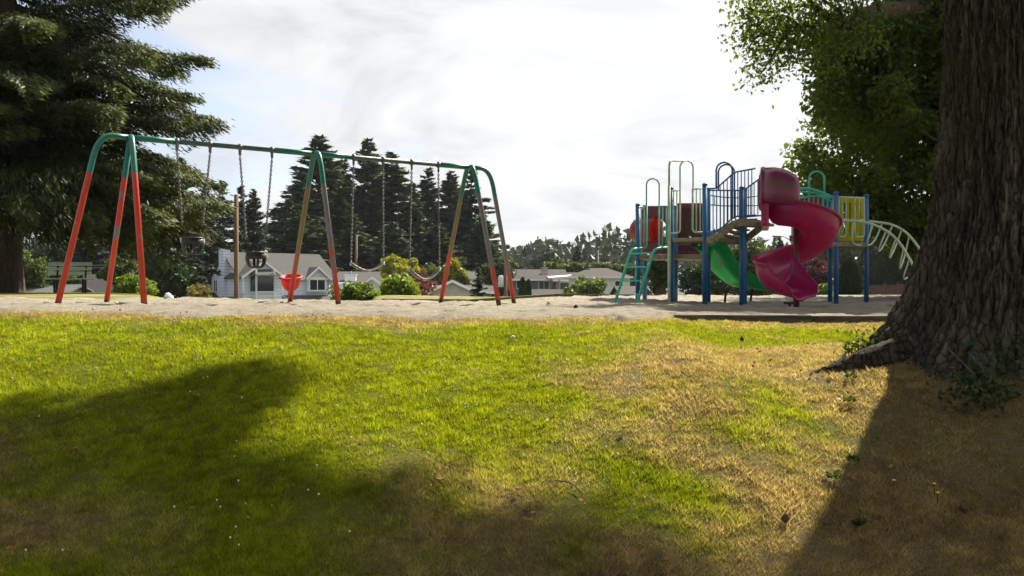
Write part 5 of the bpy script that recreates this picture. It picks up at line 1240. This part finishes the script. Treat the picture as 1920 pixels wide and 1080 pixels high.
bushy(340, 60, 318, 470, 580, 84, 'dark leafy tree under the first bucket swing', 'leaf_cedar', name='leafy_tree', cat='tree', seed=14, k=80, per=130, L=.3)
bushy(1405, 70, 1405, 452, 575, 96, 'green tree behind the straight green slide', 'leaf_green', name='leafy_tree', cat='tree', seed=15, k=110, per=150, L=.32)
bushy(1330, 66, 1322, 490, 575, 76, 'dark green tree behind the climbing frame posts', 'leaf_cedar', name='leafy_tree', cat='tree', seed=16, k=70, per=140, L=.3)
bushy(1238, 45, 1240, 478, 545, 62, 'dark-stemmed tree seen under the low deck', 'leaf_cedar', name='leafy_tree', cat='tree', seed=17, k=60, per=120, L=.2, stem=.28)
bushy(1530, 80, 1527, 488, 556, 74, 'purple-brown tree behind the spiral slide exit', 'leaf_plum', name='plum_tree', cat='tree', seed=18, k=70, per=120, L=.3)
bushy(1550, 70, 1545, 535, 556, 42, 'low light-green shrub right of the spiral slide exit', 'leaf_bush', seed=19, k=30, per=90, L=.2)
bushy(1600, 120, 1592, 400, 560, 130, 'light green tree behind the yellow wall and cedar', 'leaf_green', name='leafy_tree', cat='tree', seed=20, k=120, per=170, L=.6, stem=.3)
bushy(1690, 96, 1690, 400, 560, 150, 'dark tree mass above the reddish fence', 'leaf_cedar', name='leafy_tree', cat='tree', seed=22, k=150, per=190, L=.5, stem=.3)
bushy(1650, 110, 1652, 420, 560, 90, 'dark green tree left of the mass above the fence', 'leaf_cedar', name='leafy_tree', cat='tree', seed=23, k=80, per=170, L=.5, stem=.3)
bushy(940, 100, 935, 480, 560, 60, 'mid green tree right of the dark row', 'leaf_green', name='leafy_tree', cat='tree', seed=24, k=60, per=130)
bushy(1018, 190, 1020, 474, 520, 46, 'rounded dark hazy tree behind the pale chimney', 'leaf_hazy', name='leafy_tree', cat='tree', seed=25, k=50, per=120)
bushy(1040, 150, 1042, 488, 530, 44, 'small pale green tree left of the hipped roof', 'leaf_green', name='leafy_tree', cat='tree', seed=26, k=40, per=120)
bushy(130, 66, 120, 500, 560, 60, 'mid green shrub behind the left end of the bench', 'leaf_green', seed=27, k=50, per=110, L=.28)
bushy(70, 64, 60, 470, 560, 70, 'light green shrub beside the big conifer trunk', 'leaf_green', seed=28, k=50, per=110, L=.28)
bushy(262, 104, 268, 440, 570, 120, 'dark leafy tree behind the near red leg, above the dark roof', 'leaf_cedar', name='leafy_tree', cat='tree', seed=41, k=110, per=150)
bushy(130, 108, 128, 446, 570, 130, 'broad dark leafy tree above the bench', 'leaf_cedar', name='leafy_tree', cat='tree', seed=42, k=110, per=150)
bushy(215, 70, 222, 478, 530, 60, 'grey-green tree over the dark roofs', 'leaf_green', name='leafy_tree', cat='tree', seed=29, k=50, per=110, L=.3)
# columnar cedars
def cedar(px, Y, y0, wpx, label, seed, taper=.55, mat='leaf_cedar', zb=None):
    r = tree_root(px, Y, label, 'columnar_cedar', 'clipped columnar cedars', zb); rg = np.random.default_rng(seed); h = CZ-(y0-540)/F*Y-r.location.z; w = wpx/2/F*Y
    n = 9000; u = rg.random(n)**.8; rad = w*np.clip((1-u**2.6), 0, 1)**.6*(.75+.25*np.minimum(1, u*5))*(.82+.25*rg.random(n)); a = rg.random(n)*2*np.pi
    P = np.stack([rad*np.cos(a), rad*np.sin(a), u*h], 1); D = np.stack([np.cos(a)*.35, np.sin(a)*.35, np.ones(n)], 1)+rg.normal(size=(n, 3))*.2
    leaves('crown', P, D, .0055*Y, .0022*Y, MATS[mat], r, rg, rg.random(n)*.8, up=1); mb = MB(); mb.tube([(0, 0, -.4), (0, 0, h*.8)], [w*.2, w*.05], 8); mb.build('trunk', 'bark_far', r, local=True)
cedar(1593, 62, 488, 42, 'tall dark clipped cedar between the right blue posts', 31)
cedar(980, 70, 523, 19, 'narrow cedar right of the far swing legs, the taller of two', 32); cedar(991, 72, 527, 13, 'smaller cedar touching the right side of the narrow one', 33)
cedar(957, 74, 543, 10, 'short cedar just left of the yellowish pole foot', 34)
far_conifer('C2', 897, 500, 60, 'small dark-needled spruce right of the low white house', 20, group='scattered far conifers')

# far-off woods that read as one mass
rng = np.random.default_rng(55); n = 46000
a = -.75+1.6*rng.random(n); Y = 215+160*rng.random(n); X = a*Y
hh = 8.5+9*fbm(a*22, Y*.01, 0, 14, 4)*(1+.4*np.sin(a*9)); u = rng.random(n)**.7
zc = -4.5+hh*u*1.25
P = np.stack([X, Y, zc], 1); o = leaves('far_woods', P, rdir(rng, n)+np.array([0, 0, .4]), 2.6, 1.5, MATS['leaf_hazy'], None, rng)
kind(o, 'stuff'); tag(o, 'hazy far-off woods along the horizon behind the houses', 'woods')
# hedge row behind the white-walled house
rng = np.random.default_rng(56); n = 16000; X = hx(1020, 135)+(hx(1200, 135)-hx(1020, 135))*rng.random(n); top = 3.6+.9*fbm(X*.8, 0, 0, 4, 3)
P = np.stack([X, 135+3*rng.random(n), -4.4+(4.4+top)*rng.random(n)**.7], 1); o = leaves('hedge', P, rdir(rng, n)+np.array([0, 0, .8]), .8, .4, MATS['leaf_green'], None, rng); tag(o, 'long green hedge behind the brown-roofed houses', 'hedge')

# back broadleaf tree behind the big trunk
rng = np.random.default_rng(77)
r_ = tree_root(1832, 24.5, 'tall leafy maple behind the big trunk, its crown reaching over the yellow wall', 'maple_tree', None)
bx, by, bz = r_.location
Lpx = lambda py: np.interp(py, [-400, -60, 0, 60, 110, 150, 185, 215, 250, 330, 375, 400, 440, 480], [1640, 1620, 1595, 1570, 1545, 1530, 1530, 1505, 1478, 1462, 1490, 1575, 1625, 1680])
n = 7000; py = -360+850*rng.random(n); px = 1440+640*rng.random(n); Y = 20.2+8.5*rng.random(n)
P = np.stack([(px-960)/F*Y, Y, CZ-(py-540)/F*Y], 1)
dx = P[:, 0]-bx; dy = P[:, 1]-by; dz = (P[:, 2]-6.5)/8.5
ok = (px > Lpx(py)+28+25*rng.random(n)) & ((dx/8.0)**2+(dy/5.4)**2+dz**2 < 1.0) & lit_ok(P, .3, 690)
gap = fbm(px*.020, py*.022, Y*.10, 66, 3); ok &= (gap > .44)
P = P[ok][:950]; m_ = 110; qx, qy, qY = 1545+150*rng.random(m_), 45+165*rng.random(m_), 21.2+3*rng.random(m_); P = np.concatenate([P, np.stack([(qx-960)/F*qY, qY, CZ-(qy-540)/F*qY], 1)]); C = P-np.array([bx, by, bz])
broadleaf(r_, rng, C, 185, .66, .15, .10, MATS['leaf_oak'], 'bark_far', ([(0, 0, -.5), (0, 0, 2), (-.1, 0, 5), (-.3, 0, 8.5)], [.50, .42, .32, .05]), lambda c: (0, 0, max(1.6, min(c[2]*.62, 8.0))), tr=.38, limb_every=4)
print('maple clumps', len(P))
# the long bough reaching in over the sky, sparse leaves at its end
mb = MB()
bp_ = crom([Vector((bx, by, 7.6)), at(1780, 5, 21.5), at(1700, 16, 20.2), at(1650, 20, 19.7), at(1612, 30, 19.4), at(1585, 47, 19.3), at(1566, 40, 19.2), at(1550, 31, 19.1), at(1528, 12, 19), at(1508, -10, 18.9)], 6)
mb.tube(bp_, [.20*(1-q/len(bp_))**.7+.02 for q in range(len(bp_))], 9)
tw = [[(1550, 31), (1530, 44), (1505, 50), (1480, 52), (1440, 62), (1415, 85)], [(1527, 46), (1520, 62), (1500, 75), (1492, 80)], [(1524, 48), (1532, 65), (1538, 82)], [(1528, 12), (1490, 10), (1450, 22), (1412, 20), (1395, 8)], [(1508, -10), (1450, -20), (1410, -12)], [(1622, 28), (1630, 48), (1628, 75)], [(1585, 47), (1577, 25), (1572, 0)],
      [(1480, 52), (1458, 88), (1440, 118), (1425, 140)], [(1440, 62), (1418, 70), (1405, 88)], [(1470, 55), (1480, 90), (1475, 110)], [(1650, 20), (1640, -8), (1625, -30)], [(1500, 51), (1470, 30), (1430, 40), (1405, 50)], [(1575, 20), (1540, -2), (1520, -20)], [(1600, 40), (1590, 66), (1575, 92), (1560, 120)], [(1610, 30), (1600, 5), (1590, -10)]]
cl = []
for path in tw:
    pts = crom([at(*p, 19.1+.3*math.sin(i*2.1+len(path))) for i, p in enumerate(path)], 4); mb.tube(pts, [.042*(1-q/len(pts))+.007 for q in range(len(pts))], 5)
    cl += [np.array(p) for p in pts[3:]]
mb.build('overhanging_bough', 'bark_far', r_)
cl = np.array(cl); idx = rng.integers(0, len(cl), 4600); P = cl[idx]+rng.normal(size=(4600, 3))*[.27, .4, .25]-np.array([bx, by, bz])
leaves('bough_foliage', P, rdir(rng, 4600)+np.array([0, 0, -.5]), .12, .065, MATS['leaf_oak'], r_, rng)
# shoots at the foot of the trunk and small ferns in its shade
for px, py, Y, r, nl, lb, mt in ((1612, 640, 5.9, .085, 90, 'fresh green sapling shoots growing on the left flank of the root', 'leaf_bush'), (1595, 655, 5.85, .05, 40, 'tiny green sprout on the root left of the leafy shoots', 'leaf_bush'), (1868, 700, 4.82, .20, 260, 'dark ferny plant in the shade at the foot of the trunk', 'leaf_cedar'), (1836, 728, 4.75, .12, 120, 'small dark fern left of the larger one at the trunk foot', 'leaf_cedar')):
    p = at(px, py, Y); rg = np.random.default_rng(px); gz = G(p.x, Y); t_ = thing('seedling', (p.x, Y, gz), lb, 'plant')
    P = rg.normal(size=(nl, 3))*[r*.8, r*.5, r*.6]; P[:, 2] += max(.03, p.z-gz); leaves('foliage', P, rdir(rg, nl)+[0, 0, .2], .045, .026, MATS[mt], t_, rg)
    mb = MB()
    for k in range(5): e = P[k]; mb.tube(crom([(0, 0, -.02), (e[0]*.4, e[1]*.4, e[2]*.5), tuple(e)], 3), .004, 5)
    mb.build('stem', 'twig_wood', t_, local=True)

# ================================================================== sky, sun, haze, camera
w = bpy.data.worlds.new("World"); scn.world = w; w.use_nodes = True; nt = w.node_tree; nt.nodes.clear()
out = nt.nodes.new('ShaderNodeOutputWorld'); bg = nt.nodes.new('ShaderNodeBackground')
sky = nt.nodes.new('ShaderNodeTexSky'); sky.sky_type = 'NISHITA'; sky.sun_disc = False
sky.sun_elevation = SUN_EL; sky.sun_rotation = SUN_AZ; sky.dust_density = 1.5; sky.ozone_density = 1.5
SKY = .085
tc = nt.nodes.new('ShaderNodeTexCoord'); vec = tc.outputs['Generated']
sp_ = nt.nodes.new('ShaderNodeSeparateXYZ'); nt.links.new(vec, sp_.inputs[0])
zc = N(nt, 'ShaderNodeMath', operation='MAXIMUM'); zc.inputs[1].default_value = .0; nt.links.new(sp_.outputs[2], zc.inputs[0])
za = N(nt, 'ShaderNodeMath', operation='ADD'); za.inputs[1].default_value = .22; nt.links.new(zc.outputs[0], za.inputs[0])
cv = N(nt, 'ShaderNodeVectorMath', operation='DIVIDE'); nt.links.new(vec, cv.inputs[0])
cb_ = nt.nodes.new('ShaderNodeCombineXYZ')
for k in range(3): nt.links.new(za.outputs[0], cb_.inputs[k])
nt.links.new(cb_.outputs[0], cv.inputs[1])
n1 = noise_tex(nt, 1.15, None, 7, .56, .5); mp = N(nt, 'ShaderNodeMapping'); mp.inputs['Location'].default_value = (1.3, .4, 2.1); nt.links.new(cv.outputs[0], mp.inputs[0]); nt.links.new(mp.outputs[0], n1.inputs['Vector'])
# cover thins towards the left of the view
m1 = N(nt, 'ShaderNodeMath', operation='MULTIPLY_ADD'); m1.inputs[1].default_value = 1.0; m1.inputs[2].default_value = .36; nt.links.new(sp_.outputs[0], m1.inputs[0])
m1c = N(nt, 'ShaderNodeClamp'); m1c.inputs[1].default_value = -.12; m1c.inputs[2].default_value = .30; nt.links.new(m1.outputs[0], m1c.inputs[0])
m2 = N(nt, 'ShaderNodeMath', operation='ADD'); nt.links.new(n1.outputs[0], m2.inputs[0]); nt.links.new(m1c.outputs[0], m2.inputs[1])
mask = ramp(nt, m2.outputs[0], [(.46, 0.40), (.62, 1.0)])
n2 = noise_tex(nt, 1.7, None, 6, .6, .8); mp2 = N(nt, 'ShaderNodeMapping'); mp2.inputs['Location'].default_value = (5, 2, 1); nt.links.new(cv.outputs[0], mp2.inputs[0]); nt.links.new(mp2.outputs[0], n2.inputs['Vector'])
ccol = ramp(nt, n2.outputs[0], [(.34, (.74, .755, .79)), (.48, (.89, .895, .91)), (.62, (.99, .99, .98))])
dp = N(nt, 'ShaderNodeVectorMath', operation='DOT_PRODUCT'); dp.inputs[1].default_value = tuple(SD); nt.links.new(vec, dp.inputs[0])
gl = N(nt, 'ShaderNodeMapRange'); gl.inputs[1].default_value = -.6; gl.inputs[2].default_value = .95; gl.inputs[3].default_value = .29; gl.inputs[4].default_value = .53; nt.links.new(dp.outputs['Value'], gl.inputs[0])
cc = mixc(nt, 1.0, ccol.outputs[0], gl.outputs[0], 'MULTIPLY')
cbk = N(nt, 'ShaderNodeCombineColor')
skm = mixc(nt, 1.0, sky.outputs[0], (SKY*1.0, SKY*.98, SKY*1.0), 'MULTIPLY')
fin = mixc(nt, mask.outputs[0], skm, cc)
nt.links.new(fin, bg.inputs[0]); bg.inputs[1].default_value = 1.0; nt.links.new(bg.outputs[0], out.inputs[0])

su = bpy.data.lights.new('sun', 'SUN'); su.energy = 5.0; su.angle = R(.9); su.color = (1.0, .93, .80)
so = bpy.data.objects.new('sun', su); COL.objects.link(so); so.rotation_euler = Vector(-SD).to_track_quat('-Z', 'Y').to_euler()

HAZE = True
if HAZE:
    mb = MB(); mb.box((0, 170, 20), (640, 440, 58)); hz = mb.build('haze', 'paper')
    m, nt, out = newmat('haze_air'); v = N(nt, 'ShaderNodeVolumePrincipled'); v.inputs['Density'].default_value = .00013; v.inputs['Color'].default_value = (.86, .91, 1, 1); v.inputs['Anisotropy'].default_value = .2
    nt.links.new(v.outputs[0], out.inputs['Volume']); hz.data.materials.clear(); hz.data.materials.append(m); kind(hz, 'stuff'); tag(hz, 'thin pale haze hanging in the distance', 'haze')

cam = bpy.data.cameras.new('camera'); co = bpy.data.objects.new('camera', cam); COL.objects.link(co)
cam.sensor_width = 36; cam.lens = F/1920*36; cam.clip_end = 4000; cam.clip_start = .05
co.location = (0, 0, CZ); co.rotation_euler = (math.pi/2, 0, 0); scn.camera = co
scn.view_settings.view_transform = 'Standard'; scn.view_settings.look = 'None'; scn.view_settings.exposure = 1.1; scn.view_settings.gamma = 1
scn.render.engine = 'CYCLES'; scn.cycles.use_denoising = True
scn.cycles.max_bounces = 6; scn.cycles.diffuse_bounces = 3; scn.cycles.glossy_bounces = 2; scn.cycles.transmission_bounces = 3; scn.cycles.volume_bounces = 0; scn.cycles.transparent_max_bounces = 4
scn.render.use_persistent_data = False
